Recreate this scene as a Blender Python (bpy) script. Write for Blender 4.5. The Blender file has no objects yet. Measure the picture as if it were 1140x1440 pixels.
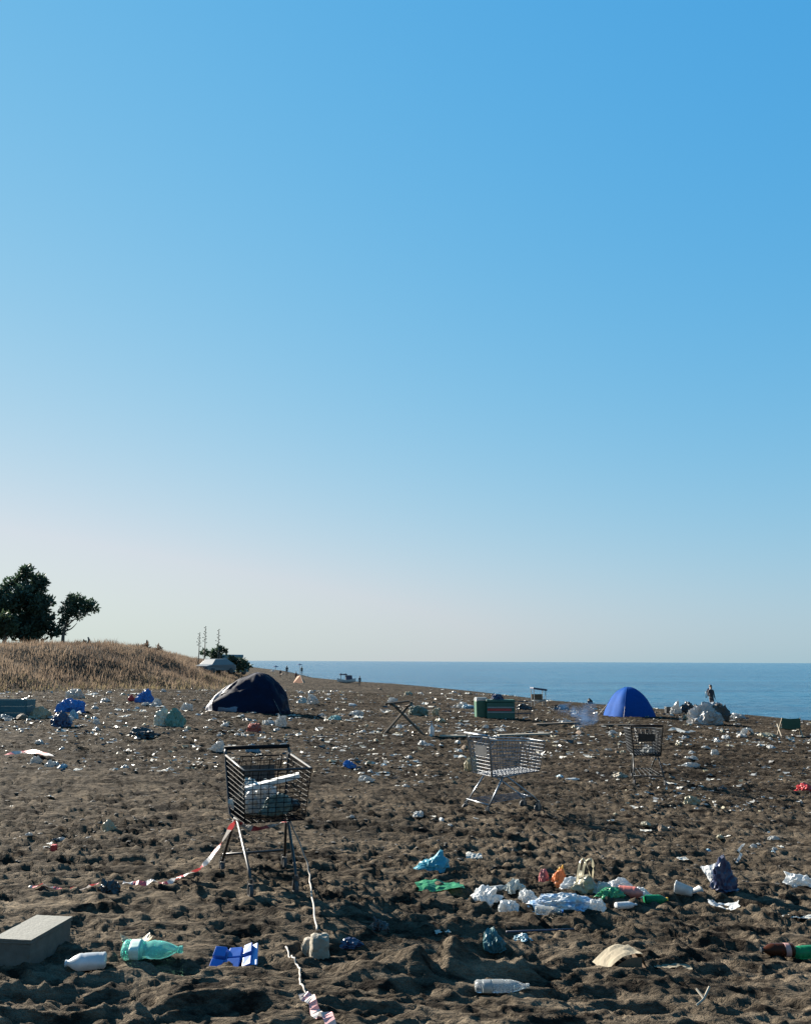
import bpy, bmesh, math, random
import numpy as np
from mathutils import Vector, Matrix, noise as mnoise
random.seed(7)
R = math.radians
scene = bpy.context.scene
col = scene.collection

# ------------------------------------------------------------------ camera, sky, sun, exposure
F_PX = 1150.0                      # focal length in pixels of the 1140 x 1440 photograph
HORIZON = 930.2
PITCH = math.atan((HORIZON - 720) / F_PX)
ROLL = R(0.25)
CAM_Z = 1.65
cam_data = bpy.data.cameras.new('camera')
cam_data.sensor_fit = 'HORIZONTAL'; cam_data.sensor_width = 36
cam_data.lens = 36 * F_PX / 1140
cam_data.clip_start = 0.05; cam_data.clip_end = 90000
cam = bpy.data.objects.new('camera', cam_data); col.objects.link(cam)
CAM_ROT = Matrix.Rotation(R(90) + PITCH, 3, 'X') @ Matrix.Rotation(ROLL, 3, 'Z')
cam.matrix_world = Matrix.Translation((0, 0, CAM_Z)) @ CAM_ROT.to_4x4()
scene.camera = cam

EXPOSURE = 2.1
SUN_EL, SUN_AZ = R(25), R(-49)      # azimuth from the view direction (+Y), negative = to the left
world = bpy.data.worlds.new('World'); scene.world = world; world.use_nodes = True
wn = world.node_tree.nodes; wl = world.node_tree.links
bg = wn['Background']; bg.inputs['Strength'].default_value = 0.05
sky = wn.new('ShaderNodeTexSky'); sky.sky_type = 'NISHITA'; sky.sun_disc = False
sky.sun_elevation = SUN_EL; sky.sun_rotation = SUN_AZ
sky.altitude = 0; sky.air_density = 1.5; sky.dust_density = 0.0; sky.ozone_density = 1.0
# the phone camera's colour grade of the blue sky: one power law over the whole sky
sep = wn.new('ShaderNodeSeparateColor'); comb = wn.new('ShaderNodeCombineColor'); wl.new(sky.outputs[0], sep.inputs[0])
def wmath(op, a, b_):
    n = wn.new('ShaderNodeMath'); n.operation = op
    for i, v in enumerate((a, b_)):
        if isinstance(v, (int, float)): n.inputs[i].default_value = v
        else: wl.new(v, n.inputs[i])
    return n.outputs[0]
SKY_GAIN = 10 * 2 ** (1 - EXPOSURE)
for i, (ea, eb, k) in enumerate(((0.97, 0.55, 0.0), (0.25, 0.28, -0.17), (-0.07, 0.21, -0.20))):
    pr = wmath('POWER', wmath('MULTIPLY', sep.outputs[0], 0.1), ea); pb = wmath('POWER', wmath('MULTIPLY', sep.outputs[2], 0.1), eb)
    wl.new(wmath('MULTIPLY', wmath('MULTIPLY', pr, pb), math.exp(k) * SKY_GAIN), comb.inputs[i])
gl = wn.new('ShaderNodeMath'); gl.operation = 'MULTIPLY'; gl.inputs[1].default_value = 0.90      # no pink at the horizon
mn = wn.new('ShaderNodeMath'); mn.operation = 'MINIMUM'
wl.new(comb.inputs[1].links[0].from_socket, gl.inputs[0]); wl.new(comb.inputs[0].links[0].from_socket, mn.inputs[0]); wl.new(gl.outputs[0], mn.inputs[1])
wl.new(mn.outputs[0], comb.inputs[0])
wl.new(comb.outputs[0], bg.inputs['Color'])

sd = bpy.data.lights.new('sun', 'SUN'); sd.energy = 5.0; sd.angle = R(0.53); sd.color = (1.0, 0.925, 0.80)
sun = bpy.data.objects.new('sun', sd); col.objects.link(sun)
sdir = Vector((math.sin(SUN_AZ) * math.cos(SUN_EL), math.cos(SUN_AZ) * math.cos(SUN_EL), math.sin(SUN_EL)))
sun.rotation_euler = (-sdir).to_track_quat('-Z', 'Y').to_euler(); sun.location = sdir * 50
vs = scene.view_settings
vs.view_transform = 'Standard'; vs.look = 'None'; vs.gamma = 1; vs.use_curve_mapping = False; vs.exposure = EXPOSURE
scene.cycles.max_bounces = 8; scene.cycles.transparent_max_bounces = 16
scene.cycles.volume_step_rate = 2.0

# ------------------------------------------------------------------ materials
def nt(name):
    m = bpy.data.materials.new(name); m.use_nodes = True
    return m, m.node_tree.nodes, m.node_tree.links, m.node_tree.nodes['Principled BSDF']
def setp(b, **k):
    for a, v in k.items(): b.inputs[a.replace('_', ' ')].default_value = v
def c4(c): return (*c, 1)
def ramp(N, stops):
    r = N.new('ShaderNodeValToRGB'); e = r.color_ramp.elements
    while len(e) < len(stops): e.new(0.5)
    for i, (p, c) in enumerate(stops): e[i].position = p; e[i].color = c4(c)
    return r
def tex(N, L, scale, detail=4, rough=0.55, coord='Object', typ='ShaderNodeTexNoise', stretch=None):
    t = N.new(typ); t.inputs['Scale'].default_value = scale
    if typ == 'ShaderNodeTexNoise':
        t.inputs['Detail'].default_value = detail; t.inputs['Roughness'].default_value = rough
    tc = N.new('ShaderNodeTexCoord')
    if stretch:
        mp = N.new('ShaderNodeMapping'); mp.inputs['Scale'].default_value = stretch
        L.new(tc.outputs[coord], mp.inputs[0]); L.new(mp.outputs[0], t.inputs['Vector'])
    else: L.new(tc.outputs[coord], t.inputs['Vector'])
    return t
def bump(N, L, b, src, strength, dist):
    bp = N.new('ShaderNodeBump'); bp.inputs['Strength'].default_value = strength; bp.inputs['Distance'].default_value = dist
    L.new(src, bp.inputs['Height']); L.new(bp.outputs[0], b.inputs['Normal']); return bp
_mats = {}
def mat(name, color, rough=0.6, metal=0.0, var=0.18, trans=0.0, transl=0.0, dirt=0.25, scale=14, spec=0.5, bmp=0.0, crease=False):
    """painted / plastic / paper surface with uneven colour, sand dust and fine relief"""
    if name in _mats: return _mats[name]
    m, N, L, b = nt(name)
    t = tex(N, L, scale, 5)
    lo = tuple(max(0, x * (1 - var)) for x in color); hi = tuple(min(1, x * (1 + var)) for x in color)
    r = ramp(N, [(0.3, lo), (0.7, hi)]); L.new(t.outputs[0], r.inputs[0])
    out = r.outputs[0]
    if dirt:
        t2 = tex(N, L, scale * 0.35, 6, 0.7)
        r2 = ramp(N, [(0.52, (0, 0, 0)), (0.72, (dirt,) * 3)]); L.new(t2.outputs[0], r2.inputs[0])
        mx = N.new('ShaderNodeMixRGB'); mx.inputs[2].default_value = (0.12, 0.095, 0.07, 1)
        L.new(r2.outputs[0], mx.inputs[0]); L.new(out, mx.inputs[1]); out = mx.outputs[0]
    L.new(out, b.inputs['Base Color'])
    setp(b, Roughness=rough, Metallic=metal)
    b.inputs['Specular IOR Level'].default_value = spec
    if trans: b.inputs['Transmission Weight'].default_value = trans; b.inputs['IOR'].default_value = 1.15
    if bmp:
        t3 = tex(N, L, scale * (0.8 if crease else 2.2), 4)
        if crease: t3.noise_type = 'RIDGED_MULTIFRACTAL'
        bump(N, L, b, t3.outputs[0], 0.9, bmp)
    if transl:
        tr = N.new('ShaderNodeBsdfTranslucent'); L.new(out, tr.inputs[0])
        ms = N.new('ShaderNodeMixShader'); ms.inputs[0].default_value = transl
        L.new(b.outputs[0], ms.inputs[1]); L.new(tr.outputs[0], ms.inputs[2])
        L.new(ms.outputs[0], N['Material Output'].inputs[0])
    _mats[name] = m; return m

# ------------------------------------------------------------------ terrain heights
SEA_Z = -1.25
SH_Y = [-400, 0, 20, 41, 47, 56.5, 76, 95, 107, 139, 238, 400, 1000, 20000]
SH_X = [160, 34, 27, 20.3, 17.2, 12.8, 8.3, 2.5, -3.6, -14.5, -34, -75, -260, -6000]
DN_Y = [-400, 0, 20, 40, 60, 80, 100, 140, 238, 400, 1000, 20000]
DN_X = [-140, -40, -30, -19.6, -12.6, -14.2, -17.8, -26.5, -47, -92, -300, -6600]
PR_S = [-4000, -60, -8, 0, 1.2, 3.2, 6, 13, 20, 24, 30, 34, 42, 60, 4000]
PR_Z = [-6, -4, -1.75, -1.25, -1.07, -0.86, -0.76, -0.62, -0.46, -0.34, -0.02, 0.0, 0.10, 0.3, 0.6]

def perlin(x, y, seed=0):
    ix = np.floor(x).astype(np.int64); iy = np.floor(y).astype(np.int64)
    fx = x - ix; fy = y - iy
    u = fx * fx * fx * (fx * (fx * 6 - 15) + 10); v = fy * fy * fy * (fy * (fy * 6 - 15) + 10)
    def g(a, b, dx, dy):
        h = (a * 374761393 + b * 668265263 + seed * 974634777) & 0xffffffff
        h = ((h ^ (h >> 13)) * 1274126177) & 0xffffffff; h = h ^ (h >> 16)
        t = h * (2 * math.pi / 4294967296.0)
        return np.cos(t) * dx + np.sin(t) * dy
    a = g(ix, iy, fx, fy); b = g(ix + 1, iy, fx - 1, fy)
    c = g(ix, iy + 1, fx, fy - 1); d = g(ix + 1, iy + 1, fx - 1, fy - 1)
    return (a + (b - a) * u) * (1 - v) + (c + (d - c) * u) * v
def hash01(ix, iy, seed):
    h = (ix * 374761393 + iy * 668265263 + seed * 974634777) & 0xffffffff
    h = ((h ^ (h >> 13)) * 1274126177) & 0xffffffff; h = ((h ^ (h >> 16)) * 2246822519) & 0xffffffff; h = h ^ (h >> 15)
    return h / 4294967296.0
def dimples(x, y, cell, la, lb, depth, seed):
    """footprints: elongated hollows with a pushed-up rim, one per cell"""
    out = np.zeros_like(x); ix = np.floor(x / cell).astype(np.int64); iy = np.floor(y / cell).astype(np.int64)
    for dx in (-1, 0, 1):
        for dy in (-1, 0, 1):
            cx, cy = ix + dx, iy + dy
            px = (cx + hash01(cx, cy, seed)) * cell - x; py = (cy + hash01(cx, cy, seed + 1)) * cell - y
            th = (hash01(cx, cy, seed + 2) + hash01(cx, cy, seed + 4) - 1) * 0.85 - 0.12; k = 0.45 + 0.75 * hash01(cx, cy, seed + 3)
            c, s = np.cos(th), np.sin(th)
            u = (px * c + py * s) / (la * (0.7 + 0.5 * k)); v = (-px * s + py * c) / (lb * (0.7 + 0.5 * k))
            r2 = u * u + v * v
            core = np.clip((1 - r2) * 2.4, 0, 1); core = core * core * (3 - 2 * core)
            rr = np.sqrt(r2) - 1.12
            out += depth * k * (-core + 0.45 * np.exp(-(rr / 0.22) ** 2) * (0.6 + 0.4 * u))
    return out

MOUNDS = []            # (x, y, radius_x, radius_y, height)
def np_(a): return np.asarray(a, dtype=float)
def dune_t(x, y): return np.interp(y, DN_Y, DN_X) - x
def macro(x, y):
    x = np_(x); y = np_(y)
    s = (np.interp(y, SH_Y, SH_X) - x) * 0.92
    z = np.interp(s, PR_S, PR_Z)
    t = dune_t(x, y) + 0.6 * np.sin(y * 0.21) + 0.5 * np.sin(y * 0.57 + 1)
    up = np.clip(t / 10.5, 0, 1); up = up * up * (3 - 2 * up)
    top = 2.45 + 0.010 * np.clip(y - 40, 0, 120) + 0.14 * np.sin(x * 0.23 + y * 0.11) + 0.10 * np.sin(x * 0.53 - y * 0.31 + 2)
    top = top * np.interp(y, [-50, 20, 60, 80, 100, 140, 238, 400, 3000], [0.9, 1, 1.05, 1.03, 0.88, 0.6, 0.75, 0.9, 3])
    z = z + up * (top - 0.3)
    for (mx, my, rx, ry, h) in MOUNDS:
        z = z + h * np.exp(-(((x - mx) / rx) ** 2 + ((y - my) / ry) ** 2))
    return z
def detail(x, y):
    s = (np.interp(y, SH_Y, SH_X) - x)
    k = np.interp(s, [0, 2, 6, 9], [0.0, 0.15, 0.7, 1.0])
    t = dune_t(x, y); kd = np.interp(t, [-2, 3], [1.0, 0.5])
    wx = x + 0.10 * perlin(x * 3.1, y * 3.1, 51); wy = y + 0.10 * perlin(x * 3.1, y * 3.1, 52)
    d = 0.05 * perlin(x * 0.45, y * 0.45, 1) + 0.03 * perlin(x * 1.3, y * 1.3, 2)
    rough = (0.8 + 0.5 * perlin(x * 0.35 + 9, y * 0.35, 3)) * np.interp(y, [3.5, 7, 16, 40], [0.95, 1.0, 1.1, 1.3])
    d2 = dimples(wx, wy, 0.40, 0.24, 0.082, 0.040, 11) + dimples(wx + 3.1, wy + 7.7, 0.24, 0.165, 0.054, 0.034, 23) \
        + dimples(wx + 1.3, wy + 2.9, 0.145, 0.10, 0.034, 0.024 * np.interp(y, [3.5, 7], [0.6, 1.0]), 37)
    near = y < 14; q = np.zeros_like(d2); q[near] = dimples(wx[near] + 5.3, wy[near] + 1.9, 0.085, 0.055, 0.021, 0.013, 41); d2 += q
    d2 += 0.014 * (1 - np.abs(perlin(wx * 3.4, wy * 8.0, 4)) * 2.6) + 0.012 * perlin(x * 8, y * 17, 5) + 0.008 * perlin(x * 20, y * 34, 6)
    return k * kd * (d + d2 * rough * 0.74)
def height(x, y): 
    x = np_(x); y = np_(y)
    return macro(x, y) + detail(x, y)
def hz(x, y): return float(height([x], [y])[0])

def ray(px, py):
    return (CAM_ROT @ Vector(((px - 570) / F_PX, -(py - 720) / F_PX, -1))).normalized()
_t = np.concatenate([np.geomspace(2.2, 60, 4000), np.geomspace(60.05, 900, 2000)])
def G(px, py):
    """ground point seen at a photograph pixel"""
    d = ray(px, py); h = macro(_t * d.x, _t * d.y); z = CAM_Z + _t * d.z
    i = np.nonzero(z <= h)[0]
    if len(i) == 0: raise ValueError('no ground at %s %s' % (px, py))
    k = i[0]; t = _t[k]
    if k > 0:
        a = z[k - 1] - h[k - 1]; b = h[k] - z[k]; t = _t[k - 1] + (_t[k] - _t[k - 1]) * a / max(a + b, 1e-9)
    return Vector((t * d.x, t * d.y, CAM_Z + t * d.z))
def AT(px, py, y):
    """point on a pixel's ray at forward distance y"""
    d = ray(px, py); t = y / d.y
    return Vector((t * d.x, y, CAM_Z + t * d.z))
def ppm(y): return F_PX / y        # photograph pixels per metre at distance y

# sculpted sand: pits and heaps in the foreground (position from pixels, size in metres)
def mound(px, py, rx, ry, h):
    p = G(px, py); MOUNDS.append((p.x, p.y, rx, ry, h))
_ms = [(592, 1364, 0.17, 0.11, 0.14), (552, 1350, 0.09, 0.07, 0.09), (632, 1358, 0.09, 0.08, 0.10), (640, 1350, 0.16, 0.14, 0.08), (520, 1370, 0.16, 0.12, 0.07), (695, 1336, 0.24, 0.13, -0.24), (720, 1362, 0.26, 0.09, 0.07),
       (660, 1300, 0.25, 0.12, 0.06), (612, 1362, 0.06, 0.10, -0.10), (505, 1318, 0.12, 0.10, -0.10), (560, 1275, 0.4, 0.15, -0.05),
       (200, 1036, 0.8, 0.9, -0.10), (990, 1090, 0.45, 0.5, -0.1), (960, 1075, 0.5, 0.5, 0.12), (1080, 1200, 0.8, 0.5, 0.05), (900, 1380, 0.3, 0.15, 0.04),
       (880, 1410, 0.25, 0.12, -0.06), (150, 1395, 0.35, 0.12, -0.05), (330, 1400, 0.4, 0.12, 0.05)]
_res = [(G(a, b), rx, ry, h) for (a, b, rx, ry, h) in _ms]
for p, rx, ry, h in _res: MOUNDS.append((p.x, p.y, rx, ry, h))

# ------------------------------------------------------------------ mesh helpers
def mesh_np(name, V, Q, smooth=True):
    me = bpy.data.meshes.new(name); n = len(Q); k = Q.shape[1]
    me.vertices.add(len(V)); me.vertices.foreach_set('co', V.astype(np.float32).ravel())
    me.loops.add(n * k); me.loops.foreach_set('vertex_index', Q.astype(np.int32).ravel())
    me.polygons.add(n); me.polygons.foreach_set('loop_start', np.arange(0, n * k, k, dtype=np.int32))
    me.polygons.foreach_set('use_smooth', np.full(n, smooth)); me.update(calc_edges=True); me.validate()
    return me
def link(name, me, m=None, parent=None):
    o = bpy.data.objects.new(name, me); col.objects.link(o)
    if m is not None: me.materials.append(m)
    if parent is not None: o.parent = parent
    return o
def tag(o, label=None, cat=None, group=None, kind=None):
    for k, v in (('label', label), ('category', cat), ('group', group), ('kind', kind)):
        if v: o[k] = v
    return o
def ring_grid(angles, radii, hfun, skip=None):
    A, Rr = np.meshgrid(angles, radii); X = Rr * np.sin(A); Y = Rr * np.cos(A)
    V = np.stack([X, Y, hfun(X, Y)], -1).reshape(-1, 3)
    nr, na = len(radii), len(angles)
    i = np.arange(nr - 1)[:, None] * na; j = np.arange(na)[None, :]; j2 = (j + 1) % na
    Q = np.stack([i + j, i + j2, i + na + j2, i + na + j], -1).reshape(-1, 4)
    return V, Q[:, ::-1]

# ------------------------------------------------------------------ ground, sea
dense = np.arange(-33, 33.01, 0.108); med = np.arange(34, 75, 1.0); coarse = np.arange(76, 284, 4.0)
ang = np.radians(np.concatenate([dense, med, coarse, 360 - med[::-1]]))
rad = [0.2, 0.7, 1.2, 1.6, 1.9, 2.2]
r = 2.4
while r < 60: rad.append(r); r += min(max(r * r * 0.0006, 0.007), 0.08)
while r < 320: rad.append(r); r *= 1.012
while r < 20000: rad.append(r); r *= 1.3
rad = np.array(rad)
V, Q = ring_grid(ang, rad, height)
m_sand, N, L, b = nt('dark_volcanic_sand')
t1 = tex(N, L, 0.6, 5); t2 = tex(N, L, 7, 6, 0.72, stretch=(0.5, 1.5, 1)); t2b = tex(N, L, 1.7, 5, 0.7, stretch=(0.45, 1.5, 1)); t3 = tex(N, L, 260, 3, 0.7)
r1 = ramp(N, [(0.32, (0.050, 0.0415, 0.0325)), (0.68, (0.140, 0.114, 0.086))]); L.new(t1.outputs[0], r1.inputs[0])
r2 = ramp(N, [(0.42, (0.16, 0.16, 0.17)), (0.63, (1.6, 1.56, 1.48))])  # dark mottle: damp sand, plus painted shade for the shallow hollows
av = N.new('ShaderNodeMath'); av.operation = 'MULTIPLY_ADD'; av.inputs[1].default_value = 0.6; sc2 = N.new('ShaderNodeMath'); sc2.operation = 'MULTIPLY'; sc2.inputs[1].default_value = 0.4
L.new(t2b.outputs[0], sc2.inputs[0]); L.new(t2.outputs[0], av.inputs[0]); L.new(sc2.outputs[0], av.inputs[2]); L.new(av.outputs[0], r2.inputs[0])
mu = N.new('ShaderNodeMixRGB'); mu.blend_type = 'MULTIPLY'; mu.inputs[0].default_value = 1
L.new(r1.outputs[0], mu.inputs[1]); L.new(r2.outputs[0], mu.inputs[2])
r3 = ramp(N, [(0.36, (0.6, 0.6, 0.6)), (0.66, (1.35, 1.35, 1.35))]); L.new(t3.outputs[0], r3.inputs[0])
mu2 = N.new('ShaderNodeMixRGB'); mu2.blend_type = 'MULTIPLY'; mu2.inputs[0].default_value = 1
L.new(mu.outputs[0], mu2.inputs[1]); L.new(r3.outputs[0], mu2.inputs[2])
# sand colour is multiplied darker with forward distance, its border wobbled by noise
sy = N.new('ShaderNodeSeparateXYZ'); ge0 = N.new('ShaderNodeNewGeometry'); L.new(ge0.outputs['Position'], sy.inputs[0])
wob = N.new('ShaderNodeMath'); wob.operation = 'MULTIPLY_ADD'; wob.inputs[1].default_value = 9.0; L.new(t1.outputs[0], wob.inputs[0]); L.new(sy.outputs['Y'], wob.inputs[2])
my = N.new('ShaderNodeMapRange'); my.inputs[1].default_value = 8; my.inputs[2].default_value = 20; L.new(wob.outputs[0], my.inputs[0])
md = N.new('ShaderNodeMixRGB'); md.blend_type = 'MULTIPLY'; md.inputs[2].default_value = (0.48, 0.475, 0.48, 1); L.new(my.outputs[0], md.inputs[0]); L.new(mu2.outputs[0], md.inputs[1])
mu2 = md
# wet strand beside the water: darker and smoother
ge = N.new('ShaderNodeNewGeometry'); sx = N.new('ShaderNodeSeparateXYZ'); L.new(ge.outputs['Position'], sx.inputs[0])
mr = N.new('ShaderNodeMapRange'); mr.inputs[1].default_value = -1.12; mr.inputs[2].default_value = -0.86; L.new(sx.outputs['Z'], mr.inputs[0])
mw = N.new('ShaderNodeMixRGB'); mw.inputs[1].default_value = (0.014, 0.0125, 0.011, 1); L.new(mr.outputs[0], mw.inputs[0]); L.new(mu2.outputs[0], mw.inputs[2])
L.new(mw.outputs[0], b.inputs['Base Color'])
mr2 = N.new('ShaderNodeMapRange'); mr2.inputs[1].default_value = -1.2; mr2.inputs[2].default_value = -1.0; mr2.inputs[3].default_value = 0.35; mr2.inputs[4].default_value = 0.95
L.new(sx.outputs['Z'], mr2.inputs[0]); L.new(mr2.outputs[0], b.inputs['Roughness'])
b.inputs['Specular IOR Level'].default_value = 0.03
tb = tex(N, L, 55, 5, 0.7); bp1 = bump(N, L, b, tb.outputs[0], 0.6, 0.010)
tb2 = tex(N, L, 8, 6, 0.68, stretch=(0.5, 1.4, 1)); bp2 = bump(N, L, b, tb2.outputs[0], 1.0, 0.085); L.new(bp1.outputs[0], bp2.inputs['Normal'])
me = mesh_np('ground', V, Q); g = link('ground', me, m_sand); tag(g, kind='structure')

def sea_h(X, Y):
    r = np.hypot(X, Y); k = np.clip(1 - r / 900, 0, 1)
    z = 0.10 * perlin(X * 0.16, Y * 0.42, 71) + 0.085 * perlin(X * 0.5, Y * 0.9, 72) + 0.03 * perlin(X * 1.7, Y * 2.6, 73)
    return SEA_Z + k * z
ang2 = np.radians(np.concatenate([np.arange(-40, 40.01, 0.25), np.arange(45, 315, 5.0)]))
rad2 = [20]; r = 26.0
while r < 900: rad2.append(r); r += max(0.2, r * 0.013)
while r < 80000: rad2.append(r); r *= 1.5
V, Q = ring_grid(ang2, np.array(rad2), sea_h)
m_sea, N, L, b = nt('sea_water')
tw = tex(N, L, 0.05, 7, 0.68, stretch=(0.25, 2.0, 1)); rw = ramp(N, [(0.3, (0.004, 0.030, 0.068)), (0.7, (0.020, 0.098, 0.160))]); L.new(tw.outputs[0], rw.inputs[0])
L.new(rw.outputs[0], b.inputs['Base Color']); setp(b, Roughness=0.22, IOR=1.33)
tw2 = tex(N, L, 1.1, 6, 0.65, stretch=(0.55, 1.5, 1)); bump(N, L, b, tw2.outputs[0], 1.0, 0.35)
sea = link('sea', mesh_np('sea', V, Q), m_sea); tag(sea, kind='structure')

# ------------------------------------------------------------------ small mesh builder
class MB:
    def __init__(s): s.v = []; s.f = []; s.mi = []; s.cur = 0
    def add(s, vs, fs):
        o = len(s.v); s.v += [tuple(p) for p in vs]; s.f += [tuple(o + i for i in q) for q in fs]; s.mi += [s.cur] * len(fs); return s
    def box(s, c, d, rz=0, taper=1.0, tilt=None):
        M = Matrix.Rotation(rz, 3, 'Z')
        if tilt is not None: M = tilt
        vs = []
        for z in (-1, 1):
            k = taper if z > 0 else 1
            for x, y in ((-1, -1), (1, -1), (1, 1), (-1, 1)):
                vs.append(Vector(c) + M @ Vector((x * d[0] / 2 * k, y * d[1] / 2 * k, z * d[2] / 2)))
        return s.add(vs, [(3, 2, 1, 0), (4, 5, 6, 7), (0, 1, 5, 4), (1, 2, 6, 5), (2, 3, 7, 6), (3, 0, 4, 7)])
    def tube(s, pts, r, n=6, caps=True):
        pts = [Vector(p) for p in pts]; rs = r if isinstance(r, (list, tuple)) else [r] * len(pts)
        vs = []; ref = None
        for i, p in enumerate(pts):
            t = (pts[min(i + 1, len(pts) - 1)] - pts[max(i - 1, 0)])
            t = t.normalized() if t.length > 1e-9 else Vector((0, 0, 1))
            if ref is None: ref = Vector((0, 0, 1)) if abs(t.z) < 0.9 else Vector((1, 0, 0))
            u = (ref - t * ref.dot(t)).normalized(); w = t.cross(u); ref = u
            vs += [p + (u * math.cos(a) + w * math.sin(a)) * rs[i] for a in (2 * math.pi * k / n for k in range(n))]
        fs = [(i * n + k, i * n + (k + 1) % n, (i + 1) * n + (k + 1) % n, (i + 1) * n + k) for i in range(len(pts) - 1) for k in range(n)]
        if caps: fs += [tuple(range(n))[::-1], tuple(range((len(pts) - 1) * n, len(pts) * n))]
        return s.add(vs, fs)
    def lathe(s, prof, n=16, axis='z', dent=0.0, seed=0):
        """prof: (radius, along)"""
        vs = []
        for i, (r, h) in enumerate(prof):
            for k in range(n):
                a = 2 * math.pi * k / n; q = r
                if dent: q = r * (1 + dent * mnoise.noise(Vector((math.cos(a) * 1.3 + seed, math.sin(a) * 1.3, h * 9 + seed))))
                p = (q * math.cos(a), q * math.sin(a), h)
                vs.append(p if axis == 'z' else (p[2], p[0], p[1]))
        fs = [(i * n + k, i * n + (k + 1) % n, (i + 1) * n + (k + 1) % n, (i + 1) * n + k) for i in range(len(prof) - 1) for k in range(n)]
        fs += [tuple(range(n))[::-1], tuple(range((len(prof) - 1) * n, len(prof) * n))]
        return s.add(vs, fs)
    def grid(s, fn, nu, nv):
        vs = [fn(i / (nu - 1), j / (nv - 1)) for i in range(nu) for j in range(nv)]
        return s.add(vs, [(i * nv + j, (i + 1) * nv + j, (i + 1) * nv + j + 1, i * nv + j + 1) for i in range(nu - 1) for j in range(nv - 1)])
    def ribbon(s, pts, w, twist=0.0, mats=1, seg=3):
        pts = [Vector(p) for p in pts]; vs = []
        for i, p in enumerate(pts):
            t = (pts[min(i + 1, len(pts) - 1)] - pts[max(i - 1, 0)]).normalized()
            sd = t.cross(Vector((0, 0, 1))); sd = sd.normalized() if sd.length > 1e-4 else Vector((1, 0, 0))
            a = twist * mnoise.noise(Vector((i * 0.23, 3.1, 0.7))) * 2; q = sd * math.cos(a) + t.cross(sd) * math.sin(a)
            vs += [p + q * w / 2, p - q * w / 2]
        o = len(s.v); s.v += [tuple(p) for p in vs]
        for i in range(len(pts) - 1):
            s.f.append((o + 2 * i, o + 2 * i + 1, o + 2 * i + 3, o + 2 * i + 2)); s.mi.append((i // seg) % mats)
        return s
    def mesh(s, name, mats, smooth=False):
        me = bpy.data.meshes.new(name); me.from_pydata(s.v, [], s.f)
        for m in (mats if isinstance(mats, (list, tuple)) else [mats]): me.materials.append(m)
        if len(me.materials) > 1: me.polygons.foreach_set('material_index', s.mi)
        if smooth: me.polygons.foreach_set('use_smooth', [True] * len(me.polygons))
        me.update(); return me
    def build(s, name, mats, parent=None, smooth=False, bevel=0.0, loc=None, rz=0):
        o = bpy.data.objects.new(name, s.mesh(name, mats, smooth)); col.objects.link(o)
        if parent is not None: o.parent = parent
        if loc is not None: o.location = loc; o.rotation_euler = (0, 0, rz)
        if bevel:
            md = o.modifiers.new('bevel', 'BEVEL'); md.width = bevel; md.segments = 2; md.limit_method = 'ANGLE'
        return o
def thing(name, loc, label, cat, group=None, rz=0, tilt=(0, 0)):
    o = bpy.data.objects.new(name, None); col.objects.link(o); o.empty_display_size = 0.2
    o.location = loc; o.rotation_euler = (tilt[0], tilt[1], rz)
    return tag(o, label, cat, group)
def copy_tree(o, parent=None):
    c = o.copy(); col.objects.link(c); c.parent = parent
    for ch in list(o.children): copy_tree(ch, c)
    return c
def ground_at(px, py, r=0.08, sink=0.0):
    """standing point on the real sand relief under a pixel: mean level under the footprint"""
    p = G(px, py); a = np.arange(8) * math.pi / 4
    xs = np.concatenate([[p.x], p.x + r * np.cos(a)]); ys = np.concatenate([[p.y], p.y + r * np.sin(a)])
    p.z = float(height(xs, ys).mean()) - sink
    return p
def on_ground(p, lift=0.0): return Vector((p[0], p[1], hz(p[0], p[1]) + lift))
def smooth_path(pts, n=8):
    pts = [Vector(p) for p in pts]; out = []
    for i in range(len(pts) - 1):
        p0, p1, p2, p3 = pts[max(i - 1, 0)], pts[i], pts[i + 1], pts[min(i + 2, len(pts) - 1)]
        for k in range(n):
            t = k / n
            out.append(0.5 * ((2 * p1) + (p2 - p0) * t + (2 * p0 - 5 * p1 + 4 * p2 - p3) * t * t + (3 * p1 - p0 - 3 * p2 + p3) * t ** 3))
    return out + [pts[-1]]

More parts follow.
